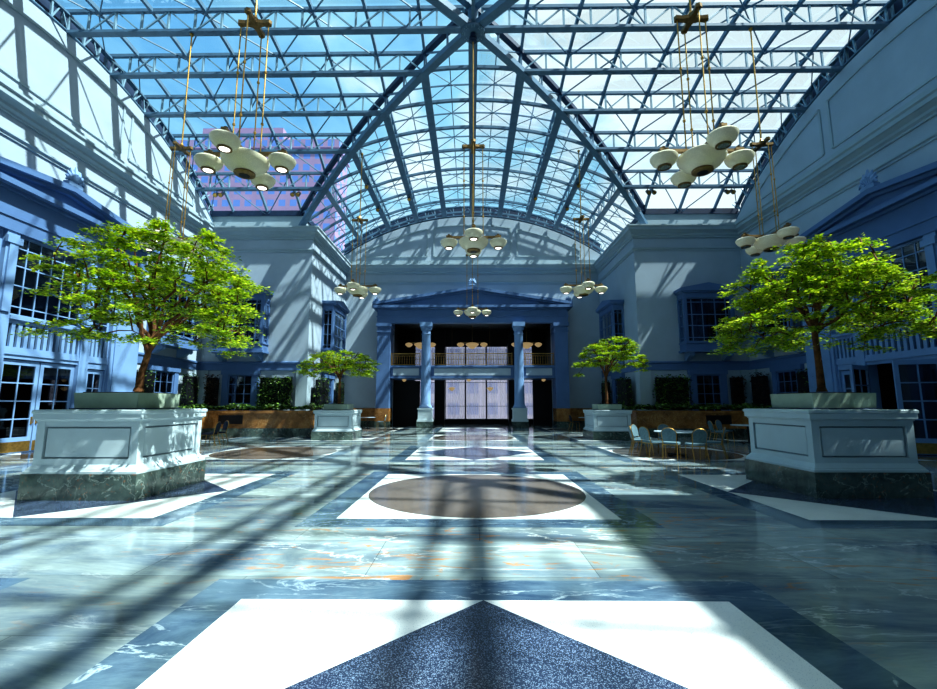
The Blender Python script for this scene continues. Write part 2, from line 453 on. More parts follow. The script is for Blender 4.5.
# thin intermediate glazing bars over the entrance and near vaults
for sy in (-1, 1):
    ye_ = 8.25*G
    for sx in (-1, 1):
        for j in range(0, 5):
            x = (j+.5)*G
            n = 6; p = [x+(ye_-x)*q/n for q in range(n+1)]
            for a, b in zip(p, p[1:]): gb.bar(T(sx*x, YC+sy*a), T(sx*x, YC+sy*b), .045, .05)
gl_o = struct(gl.build('ceiling', M['glass_roof'], fix=False), 'clear glass panes of the vaulted roof')
gb.build('glazing_bars', M['steel'], gl_o, fix=False)
br.build('bracing_rods', M['steel'], gl_o, fix=False)

# eaves: beam + parapet along the springing
ea = MB()
S5 = 5*G; z5 = arc(S5)
for sx in (-1, 1):
    for sy in (-1, 1):
        ea.box(min(sx*S5, sx*HX), max(sx*S5, sx*HX), YC+sy*S5-.12, YC+sy*S5+.12, z5+DEP-.25, z5+DEP+.08)
        yb = YF if sy > 0 else YN
        ea.box(sx*S5-.12, sx*S5+.12, min(YC+sy*S5, yb), max(YC+sy*S5, yb), z5+DEP-.25, z5+DEP+.08)
struct(ea.build('ceiling_eaves', M['steel_dark']), 'dark blue steel eaves beam at the foot of the glass')
pa = MB()
for sx in (-1, 1):
    for sy in (-1, 1):
        a, b = sorted((sx*(S5-.1), sx*HX)); y = YC+sy*(S5+.05); pa.box(a, b, y-.1, y+.1, 11.7, z5+DEP-.25)
        yb = YF if sy > 0 else YN
        a, b = sorted((YC+sy*S5, yb)); x = sx*(S5+.05); pa.box(x-.1, x+.1, a, b, 11.7, z5+DEP-.25)
struct(pa.build('trim_parapet', M['wall2']), 'pale parapet between cornice and glass roof')

# ------------------------------------------------------------------ walls
loop = [(-9.25, 31.8), (9.25, 31.8), (9.25, 24.7), (15.3, 24.7), (15.3, 5.5), (9.25, 5.5), (9.25, -1.6), (-9.25, -1.6), (-9.25, 5.5), (-15.3, 5.5), (-15.3, 24.7), (-9.25, 24.7)]
names = ['back', 'right_recess', 'right_pavilion', 'right', 'right_near', 'right_nave', 'near', 'left_nave', 'left_near', 'left', 'left_pavilion', 'left_recess']
openings = {0: (9.25-5.7, 9.25+5.7, 7.6), 3: (24.7-17.75, 24.7-12.45, 7.06), 9: (12.45-5.5, 17.75-5.5, 7.06)}
N = len(loop)
def inward(i):
    a = Vector(loop[i]); b = Vector(loop[(i+1) % N]); d = (b-a).normalized()
    return Vector((d.y, -d.x))       # loop runs clockwise seen from above
def mit(i):
    n1 = inward((i-1) % N); n2 = inward(i); m = n1+n2
    return m/(m.dot(n1))
WT = .35
for i in range(N):
    a = Vector(loop[i]); b = Vector(loop[(i+1) % N]); ma, mbv = mit(i), mit((i+1) % N)
    d = (b-a).normalized(); L = (b-a).length; nn = inward(i)
    mb = MB()
    def piece(u0, u1, z0, z1):
        ends = []
        for u in (u0, u1):
            p = a+d*u
            if u == 0: q = a-ma*WT
            elif u == L: q = b-mbv*WT
            else: q = p-nn*WT
            ends.append((p, q))
        (p0, q0), (p1, q1) = ends
        vs = [(p0.x, p0.y, z0), (p1.x, p1.y, z0), (q1.x, q1.y, z0), (q0.x, q0.y, z0), (p0.x, p0.y, z1), (p1.x, p1.y, z1), (q1.x, q1.y, z1), (q0.x, q0.y, z1)]
        mb.add(vs, [(0, 3, 2, 1), (4, 5, 6, 7), (0, 1, 5, 4), (1, 2, 6, 5), (2, 3, 7, 6), (3, 0, 4, 7)])
    if i in openings:
        u0, u1, zt = openings[i]
        piece(0, u0, 0, 11.7); piece(u1, L, 0, 11.7); piece(u0, u1, zt, 11.7)
    else: piece(0, L, 0, 11.7)
    struct(mb.build('wall_'+names[i], M['wall']), None)
    # cornice, astragal and string course
    prof = [(0, 11.05), (.07, 11.05), (.07, 11.13), (.16, 11.20), (.16, 11.30), (.30, 11.42), (.36, 11.44), (.36, 11.60), (.42, 11.66), (.42, 11.74), (-.45, 11.74)]
    prof2 = [(0, 10.28), (.05, 10.28), (.05, 10.36), (.11, 10.40), (.11, 10.46), (.04, 10.50), (0, 10.50)]
    prof3 = [(0, 3.45), (.05, 3.45), (.05, 3.80), (.10, 3.84), (.10, 3.92), (0, 3.96)]
    def sweep(prof, name, mat, lab):
        m2 = MB(); vs = []; k = len(prof)
        for p, mv in ((a, ma), (b, mbv)):
            for o_, z in prof: q = p+mv*o_; vs.append((q.x, q.y, z))
        fs = [(j, j+1, k+j+1, k+j) for j in range(k-1)]
        m2.add(vs, fs); return struct(m2.build(name, mat, fix=False), lab)
    side = names[i].replace('_', ' ')
    sweep(prof, 'trim_%d' % (i+1), M['wall2'], 'moulded cornice of the %s wall' % side)
    sweep(prof2, 'trim_%d' % (i+21), M['wall2'], 'thin moulding of the %s wall' % side)
    if i in (1, 2, 4, 8, 10, 11): sweep(prof3, 'trim_%d' % (i+41), M['portal'], 'blue string course of the %s wall' % side)
    elif i in (3, 9):
        a0, b0, ma0, mb0 = a, b, ma, mbv
        for u0, u1 in ((0, 4.9), (14.3, 19.2)):
            a, b = a0+d*u0, a0+d*u1
            ma = ma0 if u0 == 0 else nn; mbv = mb0 if u1 > 19 else nn
            sweep(prof3, 'trim_%d' % (i+41), M['portal'], 'blue string course of the %s wall' % side)

# lunettes: panelled gable walls under the vault ends
def lunette(name, W, half, loc, rz, label, lim=9.6):
    """local: x along wall, y=0 face, +y outwards(back), front faces -y"""
    root = empty(name, loc, rz, label, None, None, 'structure')
    n = 40; top = [(-half+2*half*i/n) for i in range(n+1)]
    mb = MB()
    poly = [(-half, 12.1)]+[(x, max(12.12, arc(min(abs(x), S5))-.1)) for x in top]+[(half, 12.1)]
    mb.prism(poly, 'y', .12, .5)
    mb.build('lunette_face', M['wall'], root)
    b2 = MB()
    poly = [(-half-.3, 11.7)]+[(x, arc(min(abs(x), S5))+DEP+.05) for x in top]+[(half+.3, 11.7)]
    b2.prism(poly, 'y', .52, .8); b2.build('backing_wall', M['steel_dark'], root)  # dark blue colour stands in for shade in the gap under the glass
    MB().box(-half-.2, half+.2, -.02, .5, 11.72, 12.12).build('ledge', M['wall2'], root)
    # edge ring : curved flange + little struts
    rg = MB()
    for x, x2 in zip(top, top[1:]):
        z1, z2 = arc(min(abs(x), S5)), arc(min(abs(x2), S5))
        rg.bar((x, .25, z1+.05), (x2, .25, z2+.05), .22, .05); rg.bar((x, .25, z1+.75), (x2, .25, z2+.75), .22, .08)
    rg.build('edge_flange', M['steel'], root, fix=False)
    st = MB()
    for i in range(-14, 15):
        x = i*.68; z = arc(abs(x)); tilt = x/R_*.8
        st.bar((x, .2, z+.05), (x+tilt, .2, z+.75), .07, .07, (0, 1, 0))
        st.bar((x, .2, z+.05), (x+tilt+.3*(1 if i % 2 else -1), .2, z+.72), .04, .04, (0, 1, 0))
    st.build('edge_struts', M['steel_light'], root, fix=False)
    # raised panel frames
    def frame(x0, x1, nm):
        zb0 = 12.45; mbf = MB(); w = .1
        xx = [x0+(x1-x0)*i/14 for i in range(15)]
        tp = [(x, arc(abs(x))-.75) for x in xx]
        pts = [(x0, zb0)]+[(x, max(z, zb0+.02)) for x, z in tp]+[(x1, zb0)]
        pts.append(pts[0])
        for (u, z), (u2, z2) in zip(pts, pts[1:]): mbf.bar((u, .10, z), (u2, .10, z2), .06, w, (0, 0, 1)) if abs(u-u2) > .001 else mbf.bar((u, .10, z), (u2, .10, z2), w, .06, (0, 1, 0))
        mbf.build('panel_moulding', M['wall2'], root, fix=False)
    frame(-2.85, 2.85, 'c'); frame(3.35, 8.0, 'r'); frame(-8.0, -3.35, 'l')
    return root
lunette('wall_back_lunette', 0, 9.6, (0, 31.8, 0), 0, 'pale panelled arched gable above the entrance')
lunette('wall_left_lunette', 0, 10.0, (-15.3, YC, 0), pi/2, 'pale panelled arched gable on the left wall')
lunette('wall_right_lunette', 0, 10.0, (15.3, YC, 0), -pi/2, 'shaded panelled arched gable on the right wall')
lunette('wall_near_lunette', 0, 9.6, (0, -1.6, 0), pi, 'arched gable behind the camera')

# ------------------------------------------------------------------ floor
fl = MB()
fl.mat(0).add([(-22, -3, 0), (22, -3, 0), (22, 40, 0), (-22, 40, 0)], [(0, 1, 2, 3)])
for i in range(-2, 3):
    for k in range(0, 5):
        cx, cy = i*6.6, 1.9+k*6.6
        if cx-2.5 < -15.3+.5 and abs(i) == 2 and k in (0, 4): continue
        fl.mat(1).add([(cx-2.42, cy-2.42, .001), (cx+2.42, cy-2.42, .001), (cx+2.42, cy+2.42, .001), (cx-2.42, cy+2.42, .001)], [(0, 1, 2, 3)])
        fl.mat(2).add([(cx-2, cy-2, .002), (cx+2, cy-2, .002), (cx+2, cy+2, .002), (cx-2, cy+2, .002)], [(0, 1, 2, 3)])
        if (i+k) % 2 == 0:
            fl.mat(3).add([(cx, cy-2, .003), (cx+2, cy, .003), (cx, cy+2, .003), (cx-2, cy, .003)], [(0, 1, 2, 3)])
        else:
            fl.mat(4).add([(cx+1.95*cos(a*pi/32), cy+1.95*sin(a*pi/32), .003) for a in range(64)], [tuple(range(64))])
struct(fl.build('floor', [M['marble_floor'], M['marble_dark'], M['white_terr'], M['blue_terr'], M['brown_terr']]), 'polished marble floor with square, circle and star inlays')

# ------------------------------------------------------------------ openings furniture
def muntin_window(mb_frame, mb_glass, x0, x1, z0, z1, y, cols, rows, fw=.07, mw=.035, dep=.06):
    mb_frame.box(x0, x0+fw, y-dep/2, y+dep/2, z0, z1).box(x1-fw, x1, y-dep/2, y+dep/2, z0, z1)
    mb_frame.box(x0+fw, x1-fw, y-dep/2, y+dep/2, z0, z0+fw).box(x0+fw, x1-fw, y-dep/2, y+dep/2, z1-fw, z1)
    for c in cols:
        x = x0+(x1-x0)*c; mb_frame.box(x-mw/2, x+mw/2, y-dep/2+.008, y+dep/2-.008, z0+fw, z1-fw)
    for r in rows:
        z = z0+(z1-z0)*r; mb_frame.box(x0+fw, x1-fw, y-dep/2+.01, y+dep/2-.01, z-mw/2, z+mw/2)
    mb_glass.add([(x0+fw*.5, y, z0+fw*.5), (x1-fw*.5, y, z0+fw*.5), (x1-fw*.5, y, z1-fw*.5), (x0+fw*.5, y, z1-fw*.5)], [(0, 1, 2, 3)])

def acroterion(parent, x, y, z, s=1.0):
    mb = MB()
    mb.box(x-.28*s, x+.28*s, y-.12, y+.12, z, z+.14*s)
    for a in range(-3, 4):
        th = a*.36; L = (.62-.07*abs(a))*s
        p0 = Vector((x+.1*s*sin(th), y, z+.14*s)); p1 = Vector((x+L*sin(th), y-.02, z+.14*s+L*cos(th)))
        mb.tube([p0, p0.lerp(p1, .55)+Vector((0, -.05, 0)), p1], [.05*s, .09*s, .03*s], 6)
    for sx in (-1, 1):
        mb.tube([(x+sx*.12*s, y-.06, z+.18*s), (x+sx*.3*s, y-.08, z+.24*s), (x+sx*.36*s, y-.06, z+.14*s)], [.06*s, .06*s, .04*s], 6)
    mb.build('acroterion', M['portal_light'], parent)

def pediment(parent, half, z0, z1, zap, front, back, oh=.35, ab=None):
    """triangular gable with raking cornice; z0..z1 = entablature, zap = apex top"""
    en = MB()
    en.box(-half, half, front, back if ab is None else ab, z0, z0+.42)                # architrave
    en.box(-half-.04, half+.04, front-.04, back, z0+.42, z0+.50)
    en.box(-half, half, front+.02, back, z0+.50, z1-.28)        # frieze
    en.box(-half-.10, half+.10, front-.10, back, z1-.28, z1-.18)
    en.box(-half-oh, half+oh, front-oh, back, z1-.18, z1)
    en.build('entablature', M['portal'], parent)
    ty = MB(); ty.prism([(-half, z1), (half, z1), (0, zap-.25)], 'y', front+.03, back); ty.build('tympanum', M['portal'], parent)
    rk = MB()
    for s in (-1, 1):
        L = half+oh
        for (o0, o1, yy) in ((0, .20, front-oh), (-.12, 0, front-oh*.45)):
            P = [(s*L, z1+o0+.02), (s*L, z1+o1+.02), (0, zap-.2+o1), (0, zap-.2+o0)]
            rk.prism(P, 'y', yy, back)
    rk.build('raking_cornice', M['portal'], parent)

def lattice(mb, x0, x1, z0, z1, y0, y1, n):
    """pierced balustrade panel with a row of vertical slots"""
    mb.box(x0, x1, y0, y1, z0, z0+.12).box(x0, x1, y0, y1, z1-.12, z1)
    st = (x1-x0)/n
    for i in range(n+1):
        x = x0+i*st; w = st*.27
        mb.box(max(x0, x-w), min(x1, x+w), y0+.02, y1-.02, z0+.12, z1-.12)

def door_leaf(w, h, parent, hinge, swing, name='door_leaf', cols=(.5,), rows=(.25, .5, .75), hx=1):
    """leaf hinged at local origin, extends +x*hx, bottom at z=0"""
    e = empty(name, hinge, swing); e.parent = parent
    fr = MB(); gg = MB(); a, b = (0, w) if hx > 0 else (-w, 0)
    fr.box(a, a+.13, -.03, .03, 0, h).box(b-.13, b, -.03, .03, 0, h).box(a+.13, b-.13, -.03, .03, h-.16, h).box(a+.13, b-.13, -.03, .03, 0, .5)
    x0, x1 = a+.13, b-.13; z0, z1 = .5, h-.16
    for c in cols: x = x0+(x1-x0)*c; fr.box(x-.02, x+.02, -.02, .02, z0, z1)
    for r in rows: z = z0+(z1-z0)*r; fr.box(x0, x1, -.018, .018, z-.02, z+.02)
    fr.build('stile_frame', M['portal_light'], e)
    gg.add([(x0, 0, z0), (x1, 0, z0), (x1, 0, z1), (x0, 0, z1)], [(0, 1, 2, 3)]); gg.build('glass_pane', M['glass_win'], e, fix=False)
    MB().box(a+.02, b-.02, -.045, -.031, .03, .36).build('kick_plate', M['brass'], e)
    xe = b-.065 if hx > 0 else a+.065
    MB().box(xe-.03, xe+.03, -.045, -.031, .9, 1.15).tube([(xe, -.045, .93), (xe, -.1, .95), (xe, -.1, 1.1), (xe, -.045, 1.12)], .014, 6).build('handle', M['brass'], e)
    return e

# --- side portals
def side_portal(loc, rz, nm, open_doors):
    root = empty('portal_'+nm, loc, rz, 'blue pedimented portal with glazed doors and upper windows on the %s wall' % nm, None, None, 'structure')
    H = 4.2; F = 0.0; B = .54          # local: front face y=0, wall at y=.55
    pediment(root, H, 7.1, 8.62, 9.42, F, B, .32)
    acroterion(root, 0, -.2, 9.4, 1.0)
    # end piers
    for s in (-1, 1):
        pr = MB(); a, b = sorted((s*2.7, s*H)); pr.box(a, b, F, B, 0, 7.1)
        a, b = sorted((s*2.85, s*(H-.55))); pr.box(a, b, F-.05, F, .3, 6.75)
        a, b = sorted((s*2.78, s*(H-.47))); pr.box(a, b, F-.08, F, 6.75, 6.95)
        pr.build('end_pier', M['portal_light'], root)
        # slim pilasters between the bays
        pi_ = MB(); a, b = sorted((s*1.35, s*1.75)); pi_.box(a, b, F+.04, B-.05, 0, 7.1)
        a2, b2 = a+.07, b-.07; pi_.box(a2, b2, F-.02, F+.04, 4.5, 6.7).box(a-.04, b+.04, F-.05, F+.04, 6.7, 6.92)
        pi_.build('pilaster', M['portal_light'], root)
    bal = MB(); fr = MB(); gg = MB()
    for x0, x1, n, c1 in ((-1.35, 1.35, 12, 6), (1.75, 2.7, 5, 2), (-2.7, -1.75, 5, 2)):
        lattice(bal, x0, x1, 3.3, 4.3, F+.08, F+.2, n)
        bal.box(x0, x1, F+.0, B-.1, 4.3, 4.42).box(x0, x1, F+.06, B-.1, 3.18, 3.3)
        muntin_window(fr, gg, x0, x1, 4.42, 7.1, F+.22, [i/c1 for i in range(1, c1)] if c1 > 2 else [.5], [.12, .38, .62, .84], .08, .04)
    bal.build('balustrade_panel', M['portal_light'], root); fr.build('window_frame', M['portal_light'], root); gg.build('window_glass', M['glass_win'], root, fix=False)
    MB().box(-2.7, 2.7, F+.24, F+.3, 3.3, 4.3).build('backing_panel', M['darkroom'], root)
    hd = MB()
    for s in (-1, 1):
        a, b = sorted((s*1.75, s*2.7)); hd.box(a, b, F+.1, F+.3, 2.95, 3.18)
        hd.box(s*1.75 if s > 0 else s*1.75-.06, s*1.75+.06 if s > 0 else s*1.75, F+.1, F+.3, 0, 2.95)
        hd.box(s*2.7-.06 if s > 0 else s*2.7, s*2.7 if s > 0 else s*2.7+.06, F+.1, F+.3, 0, 2.95)
    hd.box(-1.35, 1.35, F+.1, F+.3, 3.05, 3.18)
    hd.build('door_head', M['portal_light'], root)
    # doors
    sl = -1 if not open_doors else -1
    if open_doors:
        door_leaf(1.28, 3.0, root, (-1.33, F+.1, .02), -radians(62), hx=1)
        door_leaf(1.28, 3.0, root, (1.33, F+.1, .02), radians(75), hx=-1)
    else:
        door_leaf(1.31, 3.0, root, (-1.33, F+.2, .02), 0, hx=1)
        door_leaf(1.31, 3.0, root, (1.33, F+.2, .02), 0, hx=-1)
    for s in (-1, 1):
        door_leaf(.82, 2.9, root, (s*1.82, F+.2, .02), 0, hx=s)
    return root
side_portal((-14.75, YC, 0), pi/2, 'left', False)
side_portal((14.75, YC+.5, 0), -pi/2, 'right', True)
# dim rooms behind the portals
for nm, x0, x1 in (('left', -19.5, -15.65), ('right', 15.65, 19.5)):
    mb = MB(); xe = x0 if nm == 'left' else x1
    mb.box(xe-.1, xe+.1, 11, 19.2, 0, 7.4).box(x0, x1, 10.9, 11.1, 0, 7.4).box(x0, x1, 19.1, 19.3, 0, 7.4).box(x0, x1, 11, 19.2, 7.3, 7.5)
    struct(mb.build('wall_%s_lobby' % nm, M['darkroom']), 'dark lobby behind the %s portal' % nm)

# --- main portico
root = empty('portico', (0, 30.5, 0), 0, 'blue two storey entrance portico with pediment and columns', None, None, 'structure')
pediment(root, 6.65, 7.2, 8.42, 9.74, 0, 1.29, .3, .5)
for s in (-1, 1): a, b = sorted((s*5.7, s*6.65)); MB().box(a, b, .5, 1.29, 7.2, 7.62).build('side_architrave', M['portal'], root)
acroterion(root, 0, -.15, 9.8, .8)
acroterion(root, -6.7, -.1, 8.6, .6); acroterion(root, 6.7, -.1, 8.6, .6)
for s in (-1, 1):
    pr = MB(); a, b = sorted((s*5.7, s*6.6)); pr.box(a, b, 0, 1.29, 1.3, 6.55).box(a-.04, b+.04, -.05, 1.29, 6.55, 6.66).box(a-.02, b+.02, -.03, 1.29, 6.72, 6.80).box(a-.08, b+.08, -.1, 1.29, 6.95, 7.2).box(a, b, 0, 1.29, 6.6, 6.95)
    pr.build('pilaster', M['portal'], root)
    MB().box(a-.03, b+.03, -.03, 1.29, 0, .42).build('pilaster_base', M['base_marble'], root)
    MB().box(a-.02, b+.02, -.02, 1.29, .42, 1.3).build('pilaster_plinth', M['brown_marble'], root)
    # column
    x = s*3.2
    pl = MB(); pl.box(x-.52, x+.52, -.45, .55, .42, .55).box(x-.46, x+.46, -.4, .5, .55, 1.22).box(x-.5, x+.5, -.44, .54, 1.22, 1.32)
    pl.build('column_pedestal', M['planter'], root)
    MB().box(x-.55, x+.55, -.48, .58, 0, .42).build('column_base', M['base_marble'], root)
    MB().lathe([(.44, 1.32), (.46, 1.38), (.42, 1.45), (.38, 1.5), (.35, 1.6), (.30, 6.35), (.34, 6.4), (.30, 6.45), (.30, 6.62), (.36, 6.68), (.40, 6.82), (.40, 6.9)], (x, .05, 0), 28).box(x-.42, x+.42, -.36, .46, 6.9, 7.2).build('column_shaft', M['portal_light'], root, smooth=True)
sb = MB()
sb.box(-5.7, 5.7, .2, 2.6, 3.36, 3.48).box(-5.7, 5.7, .28, 2.6, 3.48, 4.1).box(-5.7, 5.7, .16, 2.6, 4.1, 4.24)
sb.build('balcony_slab', M['portal'], root)
pn = MB()
for x0, x1 in ((-5.5, -3.7), (-2.65, 2.65), (3.7, 5.5)): pn.box(x0, x1, .24, .28, 3.55, 4.04)
pn.build('fascia_panel', M['wall'], root)
# gilt railings
def railing(x0, x1, label):
    r = empty('balcony_railing', ((x0+x1)/2, 30.85, 4.24), 0, label, 'railing', 'gilt balcony railings')
    h = (x1-x0)/2
    MB().box(-h, h, -.03, .03, .80, .86).build('top_rail', M['rail'], r)
    MB().box(-h, h, -.02, .02, .06, .10).box(-h, h, -.015, .015, .66, .69).build('lower_rail', M['rail'], r)
    n = int((x1-x0)/.17)
    proto = MB().lathe([(.012, .1), (.024, .3), (.012, .36), (.03, .45), (.012, .55), (.018, .66)], n=6).build('baluster', M['rail'], r)
    for i in range(n):
        o = proto if i == 0 else proto.copy()
        if i: C.objects.link(o); o.parent = r
        o.location = (-h+(i+.5)*(x1-x0)/n, 0, 0)
    for k in (-1, 1): MB().box(*sorted((k*h, k*(h-.04))), -.04, .04, 0, .9).build('end_post', M['rail'], r)
railing(-5.66, -3.62, 'gilt balcony railing left of the left column')
railing(-2.78, 2.78, 'long gilt balcony railing between the two columns')
railing(3.62, 5.66, 'gilt balcony railing right of the right column')

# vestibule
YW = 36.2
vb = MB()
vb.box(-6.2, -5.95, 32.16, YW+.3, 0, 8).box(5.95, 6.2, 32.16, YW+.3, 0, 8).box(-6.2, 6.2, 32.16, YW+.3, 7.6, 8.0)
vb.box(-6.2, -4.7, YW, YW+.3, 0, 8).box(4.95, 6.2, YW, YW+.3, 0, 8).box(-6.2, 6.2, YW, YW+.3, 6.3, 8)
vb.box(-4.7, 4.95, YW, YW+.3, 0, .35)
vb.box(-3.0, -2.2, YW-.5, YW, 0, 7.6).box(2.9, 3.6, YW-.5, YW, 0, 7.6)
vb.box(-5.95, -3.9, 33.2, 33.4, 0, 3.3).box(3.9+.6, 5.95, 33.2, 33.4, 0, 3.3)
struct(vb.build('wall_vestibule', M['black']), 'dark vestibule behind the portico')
wi = MB(); wg = MB(); wr = empty('window_1', (0, YW+.1, 0), 0, 'tall curtained street windows of the entrance', None, None, 'structure')
edges = [(-4.7, -3.0), (-2.2, -.55), (-.55, 1.15), (1.15, 2.9), (3.6, 4.95)]
for x0, x1 in edges: muntin_window(wi, wg, x0, x1, .35, 6.3, 0, [], [.18, .5, .62, .82], .06, .04)
wi.build('window_frame', M['black'], wr); wg.build('glass_pane', M['glass_clear'], wr, fix=False)
cu = MB()
for x0, x1 in edges:
    n = 48; p = [(x0+(x1-x0)*i/n, .16+.045*sin(i*1.3)+.02*sin(i*.37)) for i in range(n+1)]
    for a, b in zip(p, p[1:]): cu.add([(a[0], a[1], .4), (b[0], b[1], .4), (b[0], b[1], 6.25), (a[0], a[1], 6.25)], [(0, 1, 2, 3)])
cu.build('sheer_curtain', M['curtain'], wr, fix=False)
wr.children[-1].location = (0, 0, 0)

# --- oriel windows
def oriel(nm, loc, rz, label):
    r = empty('window_%d' % nm, loc, rz, label, None, None, 'structure')
    W, D = 1.38, .72
    bd = MB()
    bd.box(-W-.08, W+.08, -D-.08, 0, 4.38, 4.5).box(-W, W, -D, 0, 4.5, 4.86).box(-W-.05, W+.05, -D-.05, 0, 4.86, 4.93)
    bd.box(-W, W, -D, 0, 7.38, 7.66).box(-W-.1, W+.1, -D-.1, 0, 7.66, 7.74).box(-W-.16, W+.16, -D-.16, 0, 7.74, 7.84)
    bd.build('oriel_body', M['portal'], r)
    MB().prism([(-W-.16, 7.84), (W+.16, 7.84), (W+.16, 7.9), (0, 8.2), (-W-.16, 7.9)], 'y', -D-.16, 0).build('oriel_roof', M['portal'], r)
    ps = MB()
    for s in (-1, 1):
        a, b = sorted((s*(W-.16), s*W)); ps.box(a, b, -D, -D+.14, 4.93, 7.38); ps.box(a, b, -.12, 0, 4.93, 7.38)
    ps.build('corner_post', M['portal'], r)
    f = MB(); g = MB()
    muntin_window(f, g, -W+.16, W-.16, 4.93, 7.38, -D+.07, [.12, .36, .64, .88], [.1, .37, .62, .9], .06, .045)
    f.build('window_frame', M['portal'], r); g.build('glass_pane', M['glass_win'], r, fix=False)
    for s in (-1, 1):
        f = MB(); x = s*(W-.06)
        f.box(x-.02, x+.02, -D+.14, -.12, 4.93, 5.0).box(x-.02, x+.02, -D+.14, -.12, 7.3, 7.38)
        for r_ in (.1, .37, .62, .9): z = 4.93+2.45*r_; f.box(x-.02, x+.02, -D+.14, -.12, z-.02, z+.02)
        f.box(x-.02, x+.02, -D/2-.02, -D/2+.02, 5, 7.3)
        f.build('side_frame', M['portal'], r)
        MB().add([(x, -D+.14, 5), (x, -.12, 5), (x, -.12, 7.3), (x, -D+.14, 7.3)], [(0, 1, 2, 3)]) or None
        b = MB(); xx = s*(W-.35)
        b.prism([(0, 4.38), (-D+.05, 4.38), (-D+.02, 4.24), (-D+.2, 4.16), (-.25, 3.98), (0, 3.96)], 'x', xx-.13, xx+.13)
        b.tube([(xx-.14, -D+.14, 4.25), (xx+.14, -D+.14, 4.25)], .1, 10)
        b.build('bracket', M['portal_light'], r)
    cu = MB(); n = 40
    p = [(-W+.2+(2*W-.4)*i/n, -D*.55+.04*sin(i*1.7)) for i in range(n+1)]
    for a, b in zip(p, p[1:]): cu.add([(a[0], a[1], 4.95), (b[0], b[1], 4.95), (b[0], b[1], 7.36), (a[0], a[1], 7.36)], [(0, 1, 2, 3)])
    cu.build('curtain', M['backdark'], r, fix=False)
    return r
def low_window(nm, loc, rz, label):
    r = empty('window_%d' % nm, loc, rz, label, None, None, 'structure')
    MB().box(-1.0, -.68, -.16, 0, 1.0, 3.2).box(.68, 1.0, -.16, 0, 1.0, 3.2).box(-1.06, 1.06, -.2, 0, 3.2, 3.44).build('window_surround', M['portal'], r)
    f = MB(); g = MB(); muntin_window(f, g, -.68, .68, 1.1, 3.2, -.08, [.33, .67], [.25, .5, .75], .07, .035)
    f.build('window_frame', M['portal'], r); g.build('glass_pane', M['glass_win'], r, fix=False)
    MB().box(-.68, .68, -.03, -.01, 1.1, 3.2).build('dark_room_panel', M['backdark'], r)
spots = [((-12.9, 24.7, 0), 0, 'left pavilion front'), ((12.9, 24.7, 0), 0, 'right pavilion front'),
         ((-9.25, 28.2, 0), pi/2, 'inner side of the left pavilion'), ((9.25, 28.2, 0), -pi/2, 'inner side of the right pavilion'),
         ((-15.3, 21.75, 0), pi/2, 'left wall beyond the portal'), ((15.3, 21.75, 0), -pi/2, 'right wall beyond the portal')]
for i, (loc, rz, w) in enumerate(spots):
    oriel(2+i, loc, rz, 'blue oriel window with curtain on the %s' % w)
    low_window(12+i, loc, rz, 'small blue framed window under the oriel of the %s' % w)
# pale corner piers under the string course
pc = MB()
for s in (-1, 1):
    pc.box(*sorted((s*9.17, s*9.8)), 24.6, 24.72, 1.2, 3.45).box(*sorted((s*9.17, s*9.249)), 24.72, 25.2, 1.2, 3.45)
    pc.box(*sorted((s*14.75, s*15.32)), 24.58, 24.72, 1.2, 3.45).box(*sorted((s*15.18, s*15.299)), 24.1, 24.57, 1.2, 3.45)
struct(pc.build('trim_corner_piers', M['wall2']), 'pale corner piers between ivy panels')

# ------------------------------------------------------------------ raised beds (bench height walls)
def bed(nm, s):
    r = empty('raised_bed', (s*11, 23, 0), 0, 'long low raised bed walled in brown marble before the %s pavilion' % ('left' if s < 0 else 'right'), 'raised bed')
    X, Y = s*11, 23
    def put(name, mat, z0, z1, o, off=0):
        mb = MB(); w = .3
        # outer faces: y=22 front, x=8 inner side, x=13.2 toward side wall
        def bx(x0, x1, y0, y1):
            a, b = sorted((s*x0, s*x1)); mb.box(a-X, b-X, y0-Y, y1-Y, z0, z1)
        bx(7.95-o, 13.3+o, 22.0-o, 22.0+w); bx(7.95-o, 7.95+w, 22.0+w, 30.45); bx(13.3-w, 13.3+o, 19.4, 22.0-o)
        mb.build(name, mat, r)
    put('marble_base', M['base_marble'], 0, .42, .05)
    put('brown_wall', M['brown_marble'], .42, 1.14, 0)
    put('coping', M['brown_marble'], 1.14, 1.27, .06)
    mb = MB()
    def bx(x0, x1, y0, y1, z0=1.0, z1=1.1):
        a, b = sorted((s*x0, s*x1)); mb.box(a-X, b-X, y0-Y, y1-Y, z0, z1)
    bx(8.25, 15.25, 22.3, 24.55); bx(8.25, 9.15, 24.55, 30.45); bx(13.35, 15.25, 19.5, 22.25)
    mb.build('soil', M['soil'], r)
    g = MB(); a, b = sorted((s*11.3, s*12.5)); g.box(a-X, b-X, 21.97-Y, 22.0-Y, .62, 1.05)
    for i in range(8):
        z = .65+i*.05; g.box(a-X+.03, b-X-.03, 21.955-Y, 21.97-Y, z, z+.02)
    g.build('vent_grille', M['black'], r)
bed('l', -1); bed('r', 1)
# brown dado on the back wall beside the portico
dd = MB(); 
for s in (-1, 1): dd.mat(0).box(*sorted((s*6.75, s*9.2)), 31.72, 31.8, .42, 1.3); dd.mat(1).box(*sorted((s*6.75, s*9.2)), 31.7, 31.8, 0, .42)
struct(dd.build('baseboard_back', [M['brown_marble'], M['base_marble']]), 'brown marble dado beside the portico')

